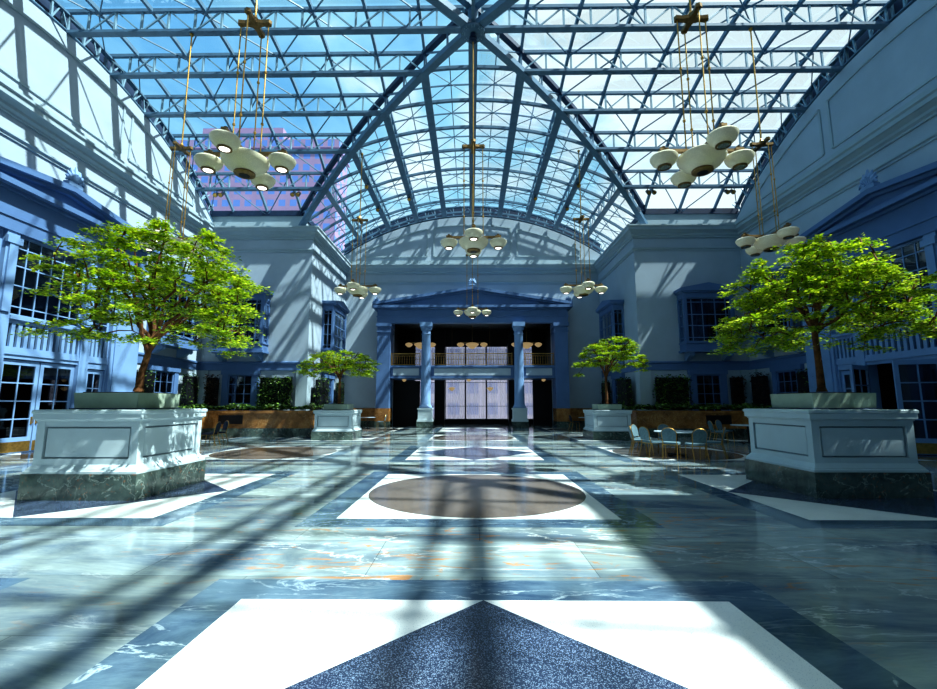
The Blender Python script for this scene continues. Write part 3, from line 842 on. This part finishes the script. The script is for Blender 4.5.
# ------------------------------------------------------------------ foliage
def leaf_cloud(mb, centre, n, rx, ry, rz, size, rnd, flat=.5):
    for _ in range(n):
        while True:
            a, b, c = rnd.uniform(-1, 1), rnd.uniform(-1, 1), rnd.uniform(-1, 1)
            if a*a+b*b+c*c <= 1: break
        p = Vector((centre[0]+a*rx, centre[1]+b*ry, centre[2]+c*rz))
        leaf(mb, p, size*rnd.uniform(.65, 1.35), rnd, flat)
def leaf(mb, p, s, rnd, flat=.5):
    th = rnd.uniform(0, 2*pi); d = Vector((cos(th), sin(th), rnd.uniform(-.6, .35)*flat*1.4)); d.normalize()
    up = Vector((rnd.uniform(-flat, flat), rnd.uniform(-flat, flat), 1)); sd = d.cross(up); sd.normalize()
    n = sd.cross(d); w = s*.33
    mb.add([p, p+d*s*.5+sd*w-n*s*.04, p+d*s, p+d*s*.5-sd*w-n*s*.04], [(0, 1, 2, 3)])

def tree(loc, seed, top, bottom, rad, label, nclus, fork, lean=(0, 0), shape='flat', nleaf=150, cx=(0, 0), ls=.085, skew=0):
    rnd = random.Random(seed)
    r = empty('potted_tree', loc, 0, label, 'tree', 'indoor trees in the planters')
    br = MB(); lf = MB()
    base = Vector((0, 0, 0)); fk = Vector((lean[0], lean[1], fork))
    br.tube([base, base.lerp(fk, .5)+Vector((lean[0]*-.25, 0, 0)), fk], [.075, .062, .056], 10)
    br.tube([base-Vector((0, 0, .0)), Vector((0, 0, .08))], [.1, .075], 10)
    cl = []
    tries = 0
    while len(cl) < nclus and tries < 20000:
        tries += 1
        q = sqrt(rnd.random()); th = rnd.uniform(0, 2*pi)
        if shape == 'dome': T = top-(top-bottom)*.62*q**2.6; Bz = bottom+(top-bottom)*.52*(1-q**2.0)
        elif shape == 'spread': T = top-(top-bottom)*.45*q**1.6; Bz = bottom+(top-bottom)*.34*(1-q)
        else: T = top-(top-bottom)*.55*q**2; Bz = bottom+(top-bottom)*.28*(1-q)
        z = Bz+(T-Bz)*rnd.random()**.75
        rr = q*rad*(1+.10*sin(3*th+seed)+.06*sin(7*th+seed*2))
        p = Vector((cx[0]+rr*cos(th), cx[1]+rr*sin(th), z+skew*rr*cos(th)))
        if all((p-c).length > rad*.085 for c in cl): cl.append(p)
    # limbs
    limbs = []
    nl = 7
    for i in range(nl):
        th = 2*pi*i/nl+rnd.uniform(-.25, .25); rr = rad*rnd.uniform(.45, .62)
        zt = bottom+(top-bottom)*rnd.uniform(.5, .8)
        e = Vector((cx[0]+rr*cos(th), cx[1]+rr*sin(th), zt))
        pts = []
        for k in range(9):
            u = k/8; p = fk.lerp(e, u); p.z = fk.z+(e.z-fk.z)*(u**.72); p += Vector((rnd.uniform(-.05, .05), rnd.uniform(-.05, .05), rnd.uniform(-.03, .03)))*(1 if 0 < k < 8 else 0)
            pts.append(p)
        pts[0] = fk
        br.tube(pts, [.038*(1-.72*k/8)+.004 for k in range(9)], 7); limbs.append(pts)
    e = Vector((cx[0]*.5, 0, top-.35)); pts = [fk.lerp(e, k/6)+Vector((.06*sin(k*1.3), .05*cos(k), 0))*(1 if k else 0) for k in range(7)]
    br.tube(pts, [.042*(1-.75*k/6)+.004 for k in range(7)], 7); limbs.append(pts)
    nodes = [p for L in limbs for p in L[2:]]
    for c in sorted(cl, key=lambda c: (c-fk).length):
        best = min(nodes, key=lambda p: (p-c).length+.6*max(0, p.z-c.z)+.35*(p-fk).length*0)
        mid = best.lerp(c, .55)+Vector((rnd.uniform(-.06, .06), rnd.uniform(-.06, .06), .10))
        br.tube([best, best.lerp(mid, .5)+Vector((0, 0, .03)), mid, c], [.015, .012, .008, .004], 5)
        nodes.append(mid); nodes.append(c)
        # sprays: short outward twiglets bearing leaves
        for _ in range(5):
            th = rnd.uniform(0, 2*pi); L = rnd.uniform(.22, .5)*rad/2.1
            out = Vector((c.x-cx[0], c.y-cx[1], 0)); out = out.normalized()*.4 if out.length > .01 else out
            d = (Vector((cos(th), sin(th), rnd.uniform(-.25, .15)))+out); d.normalize()
            e = c+d*L; e.z -= L*.18
            br.tube([c, c.lerp(e, .6), e], [.004, .003, .002], 3)
            for _ in range(nleaf//5):
                u = rnd.random(); p = c.lerp(e, u)+Vector((rnd.gauss(0, .05), rnd.gauss(0, .05), rnd.gauss(0, .022)))
                leaf(lf, p, ls*rnd.uniform(.6, 1.25), rnd, .55)
    br.build('trunk_and_branches', M['bark'], r, smooth=True, fix=False)
    o = lf.build('foliage', M['leaf'], r, fix=False)
    return r

# ------------------------------------------------------------------ planters
def planter(loc, label):
    r = empty('planter', loc, 0, label, 'planter', 'square panelled planters')
    h = .985
    MB().box(-h, h, -h, h, .0035, .43).build('marble_base', M['base_marble'], r)
    def ring(mb, prof):
        vs = []; 
        for w, z in prof: vs += [(-w, -w, z), (w, -w, z), (w, w, z), (-w, w, z)]
        fs = []
        for i in range(len(prof)-1):
            for k in range(4): k2 = (k+1) % 4; fs.append((i*4+k, i*4+k2, i*4+4+k2, i*4+4+k))
        fs.append((3, 2, 1, 0)); n = len(prof)*4; fs.append((n-4, n-3, n-2, n-1)); mb.add(vs, fs)
    b = MB(); ring(b, [(.97, .431), (.97, .47), (.95, .49), (.95, .50), (.90, .56), (.888, .575)])
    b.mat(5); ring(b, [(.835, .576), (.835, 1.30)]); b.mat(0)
    # raised rails round the recessed panel
    for k in range(4):
        c, s_ = round(cos(k*pi/2)), round(sin(k*pi/2))
        def fb(u0, u1, z0, z1, d0, d1):
            P = []
            if k % 2: u0 = max(u0, -.829); u1 = min(u1, .829)
            for u, d in ((u0, d0), (u1, d0), (u1, d1), (u0, d1)): P.append((u*c+d*s_*1.0, u*s_-d*c))
            vs = [(x, y, z0) for x, y in P]+[(x, y, z1) for x, y in P]
            b.add(vs, [(0, 1, 2, 3), (7, 6, 5, 4), (0, 4, 5, 1), (1, 5, 6, 2), (2, 6, 7, 3), (3, 7, 4, 0)])
        fb(-.89, -.75, .57, 1.30, .83, .89); fb(.75, .89, .57, 1.30, .83, .89); fb(-.749, .749, .57, .67, .83, .888); fb(-.749, .749, 1.21, 1.30, .83, .888)
        fb(-.715, .715, .70, 1.18, .834, .868)
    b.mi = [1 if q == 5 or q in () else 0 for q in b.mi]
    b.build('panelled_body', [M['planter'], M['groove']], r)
    cp = MB(); ring(cp, [(.90, 1.301), (.915, 1.33), (.94, 1.34), (.94, 1.43), (.955, 1.44), (.955, 1.485), (.93, 1.50)])
    cp.build('cap_moulding', M['planter'], r)
    MB().box(-.62, .62, -.62, .62, 1.501, 1.525).build('shadow_gap', M['steel_dark'], r)
    tr = MB(); ring(tr, [(.57, 1.526), (.585, 1.80)]); tr.build('tray', M['tray'], r)
    MB().box(-.5, .5, -.5, .5, 1.80, 1.815).build('soil', M['soil'], r)
    return r
p0 = planter((-6.68, 8.58, 0), 'big sunlit white panelled planter at the left')
for loc, sc_, lab in (((6.78, 8.92, 0), (1, 1, 1), 'big shaded panelled planter at the right'), ((-6.25, 20.85, 0), (.93, .93, .88), 'far planter before the left pavilion, under the small flat tree'),
                 ((6.25, 21.15, 0), (.93, .93, .88), 'far planter before the right pavilion, left of the round table')):
    o = copy_tree(p0); o.location = loc; o.scale = sc_; o['label'] = lab
zt = 1.836
tree((-6.55, 8.6, zt), 3, 5.42-zt, 2.55-zt, 1.76, 'wide spreading bright green tree in the left sunlit planter', 210, .75, (.12, 0), 'spread', 150, (.36, .1), .078)
tree((6.83, 8.92, zt), 5, 4.95-zt, 2.45-zt, 1.72, 'dome shaped green tree in the right shaded planter', 240, 1.15, (-.02, 0), 'dome', 150, (.16, .1), .075)
zf = 1.62
tree((-6.25, 20.85, zf), 8, 4.25-zf, 2.85-zf, 1.65, 'small flat topped tree in the far left planter', 100, 1.1, (.0, 0), 'flat', 120, (-.1, 0), .1)
tree((6.28, 21.15, zf), 11, 4.78-zf, 3.0-zf, 1.55, 'small rounded tree in the far right planter', 100, 1.2, (-.0, 0), 'dome', 130, (.3, 0), .1, .06)

# ivy panels on the pavilion walls and ground cover in the beds
def ivy(x0, x1, y0, y1, z0, z1, label, mat='ivy', dens=420, name='ivy_panel', grp='ivy panels on the walls', seed=1, kind=None):
    rnd = random.Random(seed); cx, cy = (x0+x1)/2, (y0+y1)/2
    mb = MB(); w, d, h = x1-x0, y1-y0, z1-z0
    n = int(dens*max(w, d)*h)
    for _ in range(n):
        u = rnd.uniform(-.5, .5); zz = rnd.random()
        edge = .06*sin(u*17+seed)+.05*sin(zz*9+seed)
        if w > d: p = Vector((u*(w+edge), rnd.uniform(-.55, -.05)*d, zz*(h+edge)))
        else: p = Vector((rnd.uniform(-.5, .5)*w, u*(d+edge), zz*(h+edge)))
        leaf(mb, p, rnd.uniform(.07, .14), rnd, 1.2)
    o = mb.build(name, M[mat], fix=False); o.location = (cx, cy, z0)
    core = MB().box(-w*.44, w*.44, (-.05 if w > d else -.46)*d, d*.44, .02, h*.93).build('dark_core', M['black'], o)  # plain near-black box behind the leaves, standing in for their inner shade
    tag(o, label, 'ivy' if name == 'ivy_panel' else 'plants', grp, kind)
for s, nm in ((-1, 'left'), (1, 'right')):
    def r2(a, b): return sorted((s*a, s*b))
    a, b = r2(9.85, 11.8); ivy(a, b, 24.2, 24.56, 1.4, 3.15, 'dense ivy panel on the %s pavilion between corner pier and small window' % nm, 'ivy', seed=3+s)
    a, b = r2(14.0, 14.95-.25); ivy(a, b, 24.2, 24.56, 1.4, 3.15, 'dark ivy panel on the %s pavilion near the side wall' % nm, 'ivy_red', seed=7+s)
    a, b = r2(14.8, 15.08); ivy(a, b, 22.9, 24.0, 1.4, 3.15, 'ivy panel on the %s side wall nearest the pavilion corner' % nm, 'ivy_red' if s > 0 else 'ivy', seed=17+s)
    a, b = r2(14.8, 15.08); ivy(a, b, 19.5, 20.65, 1.4, 3.15, 'ivy panel on the %s side wall next to the portal' % nm, 'ivy', seed=27+s)
    a, b = r2(8.68, 9.0); ivy(a, b, 25.3, 27.1, 1.4, 3.1, 'ivy panel round the corner on the inner side of the %s pavilion' % nm, 'ivy', seed=37+s)
    a, b = r2(8.68, 9.0); ivy(a, b, 29.25, 30.3, 1.4, 3.1, 'ivy panel beside the portico on the %s pavilion' % nm, 'ivy', seed=47+s)
    rnd = random.Random(60+s); mb = MB()
    for _ in range(5200):
        k = rnd.random()
        if k < .72: p = (s*rnd.uniform(8.3, 14.5), rnd.uniform(22.35, 23.85))
        elif k < .88: p = (s*rnd.uniform(13.45, 14.5), rnd.uniform(19.55, 22.3))
        else: p = (s*rnd.uniform(8.3, 8.5), rnd.uniform(24.0, 30.2))
        hgt = .30+.2*(.5+.5*sin(p[0]*3.1+p[1]*1.7))*rnd.random()
        leaf(mb, Vector((p[0]-s*11, p[1]-23, hgt)), rnd.uniform(.10, .2), rnd, 1.0)
    o = mb.build('leafy_ground_cover', M['ivy'], fix=False); o.location = (s*11, 23, 1.1)
    tag(o, 'low leafy plants filling the %s raised bed' % nm, 'plants', None, 'stuff')

# ------------------------------------------------------------------ chandeliers
def chandelier(label):
    r = empty('chandelier', (0, 0, 0), 0, label, 'chandelier', 'five bowl bronze chandeliers')
    ZP = 3.7; A = .87
    # origin: chandelier arm level (z=0). bowls hang at arm level
    bw = MB(); bw.lathe([(0, .20), (.28, .185), (.46, .15), (.53, .10), (.53, .06), (.49, -.03), (.40, -.13), (.27, -.21), (.2, -.235)], n=28).build('centre_bowl', M['bowl'], r, smooth=True)
    ring = MB().lathe([(.20, -.22), (.235, -.235), (.235, -.27), (.20, -.29), (.12, -.30), (.0, -.31)], n=24).build('bowl_ring', M['bronze'], r, smooth=True)
    MB().lathe([(.0, -.316), (.11, -.312), (.12, -.302)], n=20).build('grille', M['lamp_black'], ring)
    sm = None
    for k in range(4):
        a = k*pi/2; c, s_ = round(cos(a)), round(sin(a))
        arm = MB(); arm.box(.1, A+.02, -.05, .05, .20, .27).box(A-.1, A+.1, -.06, .06, .24, .30).lathe([(.03, .30), (.045, .35), (0, .37)], (A, 0, 0), 8).build('arm', M['bronze'], r).rotation_euler = (0, 0, a)
        if sm is None:
            sm = MB().lathe([(0, .175), (.17, .165), (.28, .12), (.31, .08), (.305, .04), (.26, -.05), (.18, -.12), (.135, -.14)], n=24).build('small_bowl', M['bowl'], r, smooth=True)
            cl_ = MB().lathe([(.135, -.13), (.155, -.14), (.155, -.17), (.12, -.175)], n=20, caps=False).build('collar', M['bronze'], sm, smooth=True)
            ln = MB().lathe([(0, -.168), (.105, -.168), (.105, -.155)], n=20).build('lens', M['lens'], sm)
            o = sm
        else:
            o = sm.copy(); C.objects.link(o); o.parent = r
            for ch in (cl_, ln): q = ch.copy(); C.objects.link(q); q.parent = o
        o.location = (A*c, A*s_, 0)
        rd = MB().tube([(.34, 0, .25), (.34, 0, ZP-.05)], .016, 6)
        for zz in (1.0, 2.35): rd.lathe([(.0, -.05), (.035, -.02), (.035, .02), (0, .05)], (.34, 0, zz), 8)
        o = rd.build('suspension_rod', M['brass'], r); o.rotation_euler = (0, 0, a)
    pl = MB()
    for k in range(4):
        a = k*pi/2; P = []
        pts = [(.06, .09), (.22, .055), (.38, .075), (.42, .0), (.38, -.075), (.22, -.055), (.06, -.09), (0, 0)]
        pl.prism([(x*cos(a)-y*sin(a), x*sin(a)+y*cos(a)) for x, y in pts], 'z', ZP-.06, ZP+.03)
    pl.build('star_plate', M['bronze'], r)
    return r
def hang(c, x, y, zbody=7.2):
    c.location = (x, y, zbody)
    ztop = zb(x, y)-.1
    m = MB().tube([(0, 0, 3.7), (0, 0, ztop-zbody)], .026, 8).lathe([(.0, 0), (.06, .02), (.07, .08), (.03, .16)], (0, 0, 3.73), 10).lathe([(.03, -.12), (.07, -.05), (.07, 0)], (0, 0, ztop-zbody), 10)
    m.build('hanging_rod', M['brass'], c)
cl0 = chandelier('nearest chandelier at the upper left, above the spreading tree')
pos = [(-5.4, 9.75, 'nearest chandelier at the upper left, above the spreading tree'),
       (5.27, 9.75, 'nearest chandelier at the upper right, above the dome shaped tree'),
       (0, 15.1, 'central chandelier hanging on a long rod from the roof hub'),
       (-10.7, 15.1, 'chandelier beside the left wall, half hidden by the tree crown'),
       (10.4, 15.1, 'chandelier beside the right wall, bowls just above the tree crown'),
       (-5.75, 21.6, 'far chandelier before the left pavilion corner'),
       (5.5, 21.6, 'far chandelier before the right pavilion corner'),
       (0, 26.9, 'farthest chandelier, in front of the portico pediment')]
extra = [copy_tree(cl0) for _ in range(7)]
for i, ((x, y, lab), c) in enumerate(zip(pos, [cl0]+extra)):
    c['label'] = lab
    if i in (1, 4):
        for b in c.children:
            for q in b.children:
                if q.name.startswith('lens'): q.material_slots[0].link = 'OBJECT'; q.material_slots[0].material = M['lens_off']
    hang(c, x, y, 7.2 if i != 7 else 7.15)

# warm lamps in the vestibule
for x, y, z, lab in ((-1.55, 33.9, 2.75, 'small glowing pendant lamp in the entrance, left one'), (1.35, 33.9, 2.75, 'small glowing pendant lamp in the entrance, right one')):
    r = empty('pendant_lamp', (x, y, z), 0, lab, 'pendant lamp', 'pendants under the balcony')
    MB().lathe([(0, -.2), (.08, -.16), (.25, 0), (.25, .05), (.08, .12), (0, .12)], n=16).build('lamp_shade', M['lamp_warm'], r, smooth=True)
    MB().tube([(0, 0, .12), (0, 0, 4.85)], .012, 6).build('rod', M['bronze'], r)
for x, lab in ((0, 'warm triple bowl lamp above the middle of the balcony'), (-3.9, 'warm triple bowl lamp behind the left column'), (4.1, 'warm triple bowl lamp behind the right column')):
    r = empty('pendant_lamp', (x, 33.3, 6.0), 0, lab, 'pendant lamp', 'lamps above the balcony')
    for dx, rr in ((0, .5), (-.88, .28), (.88, .28)):
        MB().lathe([(0, -.3*rr/.5), (rr*.4, -.24*rr/.5), (rr*.9, -.02), (rr, .08), (rr*.6, .16), (0, .2)], (dx, 0, 0), 18).build('lamp_bowl', M['lamp_warm'], r, smooth=True)
    MB().box(-.95, .95, -.03, .03, .16, .22).tube([(0, 0, .2), (0, 0, 1.55)], .02, 6).build('arm', M['bronze'], r)
for x, lab in ((-4.9, 'small ceiling lamp under the balcony, far left'), (-.25, 'small ceiling lamp under the balcony, middle'), (5.1, 'small ceiling lamp under the balcony, far right')):
    o = MB().lathe([(0, -.16), (.12, -.1), (.16, 0), (.1, .03)], n=14).build('ceiling_lamp', M['lamp_warm'], smooth=True); o.location = (x, 32.0, 3.33)
    tag(o, lab, 'ceiling lamp', 'ceiling lamps under the balcony')

# spotlights on the truss chords
def spot(x, y, lab, dz=-.1, rz=0):
    z = zb(x, y)+dz
    r = empty('spotlight', (x, y, z), rz, lab, 'spotlight', 'black spotlights on the roof trusses')
    MB().tube([(0, 0, 0), (0, 0, -.14)], .02, 6).box(-.09, .09, -.015, .015, -.16, -.12).build('bracket', M['lamp_black'], r)
    MB().tube([(0, .12, -.12), (0, 0, -.2), (0, -.16, -.34)], [.08, .1, .12], 12).build('lamp_housing', M['lamp_black'], r)
    MB().tube([(0, -.158, -.338), (0, -.175, -.355)], [.1, .1], 12).build('lens', M['brass'], r)
for side, nm in ((-1, 'left'), (1, 'right')):
    for i, (xx, dd_) in enumerate(((13.95, 'beside the edge of the gable'), (9.65, 'above the pavilion'))):
        for q in (0, 1):
            spot(side*(xx+q*.3), YC+4*G, 'black spotlight on the lowest %s truss %s, %s one' % (nm, dd_, 'outer' if q else 'inner'))
    for i, (j, y, dd_) in enumerate(((2, 27.5, 'on the second truss'), (3, 24.5, 'on the third truss, nearer'), (3, 27.6, 'on the third truss, farther'))):
        spot(side*j*G, y, 'black spotlight in the entrance vault, %s of centre, %s' % (nm, dd_), -.05)

# ------------------------------------------------------------------ tables and chairs
def make_table(name, R, label):
    r = empty(name, (0, 0, 0), 0, label, 'table')
    MB().lathe([(0, .715), (R-.02, .715), (R, .722), (R, .74), (R-.01, .745), (0, .745)], n=40).build('tabletop', M['table_top'], r)
    MB().lathe([(.045, .04), (.045, .70), (.16, .714)], n=12).build('pedestal', M['lamp_black'], r)
    b = MB()
    for k in range(4): a = k*pi/2+.4; b.bar((0, 0, .05), (.42*cos(a), .42*sin(a), .02), .06, .035)
    b.build('foot_base', M['lamp_black'], r)
    return r
def make_chair(fab, label):
    r = empty('banquet_chair', (0, 0, 0), 0, label, 'chair')
    # faces +y (towards table); back at -y
    st = MB(); st.prism([(-.21, -.2), (.21, -.2), (.23, .18), (.17, .23), (-.17, .23), (-.23, .18)], 'z', .43, .485); st.build('seat', M[fab], r)
    pts = []
    for i in range(13):
        a = pi*i/12; pts.append((.19*cos(a), .74+.16*sin(a)))
    poly = [(.17, .52)]+pts+[(-.17, .52)]
    bk = MB(); n = len(poly)
    def by(z): return -.21-(z-.5)*.22
    vs = [(x, by(z), z) for x, z in poly]+[(x, by(z)-.045, z) for x, z in poly]
    bk.add(vs, [tuple(range(n)), tuple(range(2*n-1, n-1, -1))]+[(i, (i+1) % n, (i+1) % n+n, i+n) for i in range(n)])
    bk.build('backrest', M[fab], r)
    fr = MB(); fr.tube([(x*1.06, by(z)-.022, z+.005) for x, z in poly], .013, 6)
    fr.tube([(-.2, -.2, .42), (.2, -.2, .42), (.2, .2, .42), (-.2, .2, .42), (-.2, -.2, .42)], .012, 6)
    fr.build('frame', M['brass'], r)
    for sx in (-1, 1):
        MB().tube([(sx*.2, .2, .43), (sx*.2, .23, .0)], .013, 6).build('leg', M['brass'], r)
        MB().tube([(sx*.175, by(.54)-.022, .54), (sx*.19, -.21, .42), (sx*.2, -.33, .0)], .013, 6).build('leg', M['brass'], r)
    return r
ch_light = make_chair('chair_fab', 'x'); ch_dark = make_chair('chair_fab_dark', 'x')
used = {'a': False, 'b': False}
def put_chair(x, y, face, lab, grp, dark=False):
    src = ch_dark if dark else ch_light; key = 'b' if dark else 'a'
    o = src if not used[key] else copy_tree(src); used[key] = True
    o.location = (x, y, .004); o.rotation_euler = (0, 0, face); o['label'] = lab; o['group'] = grp
tb = make_table('round_table', .76, 'round pale topped table in the right middle of the hall'); tx, ty = 6.35, 14.3; tb.location = (tx, ty, .004); tb.scale = (.66/.76, .66/.76, 1)
tb['group'] = 'round tables'
g1 = 'chairs round the table before the right bed'
def face_to(x, y, X, Y): return math.atan2(Y-y, X-x)-pi/2
for x, y, lab in ((5.28, 14.5, 'leftmost chair of the round table, back seen edge on'), (5.42, 13.93, 'second chair from the left at the round table'), (5.78, 13.42, 'third chair from the left at the round table, near side'),
                     (6.28, 12.98, 'chair at the front of the round table with its oval back to the viewer'), (7.2, 13.75, 'chair at the right end of the round table'),
                     (5.6, 15.15, 'chair at the far left side of the round table, above the tabletop edge'), (6.5, 15.4, 'chair at the far side of the round table, mostly hidden')):
    put_chair(x, y, face_to(x, y, tx, ty), lab, g1)
def small_set(X, Y, name_lab, chairs, dark, R=.5):
    t_ = copy_tree(tb); t_.location = (X, Y, .004); t_.scale = (R/.76, R/.76, 1); t_['label'] = name_lab
    for dx, dy, lab in chairs: put_chair(X+dx, Y+dy, face_to(X+dx, Y+dy, X, Y), lab, 'chairs at the small tables', dark)
small_set(-11.0, 17.2, 'small table just behind the big left planter', ((.85, .1, 'dark chair right of the small table behind the left planter'), (.7, .95, 'grey chair farther back at the small table behind the left planter')), True)
small_set(-6.75, 29.0, 'small table by the brown dado left of the portico', ((-.75, -.3, 'chair left of the small table beside the portico'), (.85, 0, 'chair right of the small table beside the portico')), False)
small_set(7.3, 29.0, 'small table by the brown dado right of the portico', ((-.8, -.2, 'dark chair left of the small table right of the portico'), (.1, -.9, 'dark chair in front of the small table right of the portico')), True)
small_set(11.2, 18.6, 'small table half hidden by the big right planter', ((-1.15, .1, 'blue grey chair left of the table by the right planter'), (-.45, .85, 'blue grey chair behind the table by the right planter')), False, .62)

# ------------------------------------------------------------------ outside
o = MB().box(-15, 15, -3, 3, 0, 44.5).build('office_tower', M['tower']); o.location = (-37.5, 73, 0)
MB().box(-15.3, 15.3, -3.3, 3.3, 44.5, 46.0).build('roof_cornice', M['tower'], o)
MB().box(-9, 5, -2, 2, 46.0, 49.0).build('plant_room', M['tower'], o)
tag(o, 'pinkish office tower seen through the glass roof at the left', 'building')
o = MB().box(-45, 45, -6, 6, 0, 9.0).build('street_building', M['street']); o.location = (0, 62, -.5)
MB().box(-45.4, 45.4, -6.4, 6.4, 9.0, 9.7).build('cornice', M['street'], o)
tag(o, 'lilac street building seen through the entrance windows', 'building')
struct(MB().box(-120, 120, 40, 160, -.6, -.5).build('ground_street', M['wall2']), 'street outside')

# ------------------------------------------------------------------ sky, sun, camera
w = bpy.data.worlds.new('sky'); bpy.context.scene.world = w; w.use_nodes = True
t = w.node_tree; t.nodes.clear()
out = t.nodes.new('ShaderNodeOutputWorld'); bg = t.nodes.new('ShaderNodeBackground')
tc = t.nodes.new('ShaderNodeTexCoord')
mp = t.nodes.new('ShaderNodeMapping'); mp.inputs['Scale'].default_value = (1, 1, 1.6); t.links.new(tc.outputs['Generated'], mp.inputs[0])
n1 = t.nodes.new('ShaderNodeTexNoise'); n1.inputs['Scale'].default_value = 3.6; n1.inputs['Detail'].default_value = 7; n1.inputs['Roughness'].default_value = .55; n1.inputs['Distortion'].default_value = .3
t.links.new(mp.outputs[0], n1.inputs['Vector'])
# brighter towards the sun side (+x, overhead)
vd = t.nodes.new('ShaderNodeVectorMath'); vd.operation = 'DOT_PRODUCT'; t.links.new(tc.outputs['Generated'], vd.inputs[0]); vd.inputs[1].default_value = (.62, -.1, .42)
ad = t.nodes.new('ShaderNodeMath'); ad.operation = 'MULTIPLY_ADD'; t.links.new(vd.outputs['Value'], ad.inputs[0]); ad.inputs[1].default_value = .42
nm_ = t.nodes.new('ShaderNodeMath'); nm_.operation = 'MULTIPLY'; t.links.new(n1.outputs[0], nm_.inputs[0]); nm_.inputs[1].default_value = .75; t.links.new(nm_.outputs[0], ad.inputs[2])
cr = t.nodes.new('ShaderNodeValToRGB'); e = cr.color_ramp.elements
e[0].position = .26; e[0].color = (.16, .46, .80, 1); e[1].position = .51; e[1].color = (.82, .97, 1.0, 1)
m_ = e.new(.40); m_.color = (.32, .68, .90, 1)
t.links.new(ad.outputs[0], cr.inputs[0]); t.links.new(cr.outputs[0], bg.inputs[0]); bg.inputs[1].default_value = .92
t.links.new(bg.outputs[0], out.inputs[0])

L = Vector((-.61, .2, -1)).normalized()
sd = bpy.data.lights.new('sun', 'SUN'); sd.energy = 10.5; sd.angle = radians(.9); sd.color = (.91, 1.0, .95)
so = bpy.data.objects.new('sun', sd); C.objects.link(so); so.rotation_euler = L.to_track_quat('-Z', 'Y').to_euler(); so.location = (20, 0, 40)

cd = bpy.data.cameras.new('camera'); cam = bpy.data.objects.new('camera', cd); C.objects.link(cam)
cd.sensor_width = 36; cd.lens = 445/937*36; cd.shift_x = 3/937; cd.clip_end = 500; cd.clip_start = .05
cam.location = (-.1, 0, 1.6); cam.rotation_euler = (radians(90+7.6), 0, radians(.7))
sc = bpy.context.scene; sc.camera = cam
sc.view_settings.view_transform = 'Standard'; sc.view_settings.look = 'Medium High Contrast'; sc.view_settings.exposure = .12; sc.view_settings.gamma = 1
sc.cycles.max_bounces = 8; sc.cycles.transparent_max_bounces = 16; sc.cycles.diffuse_bounces = 4; sc.cycles.glossy_bounces = 3
sc.cycles.sample_clamp_indirect = 6; sc.cycles.use_denoising = True; sc.cycles.caustics_reflective = False; sc.cycles.caustics_refractive = False
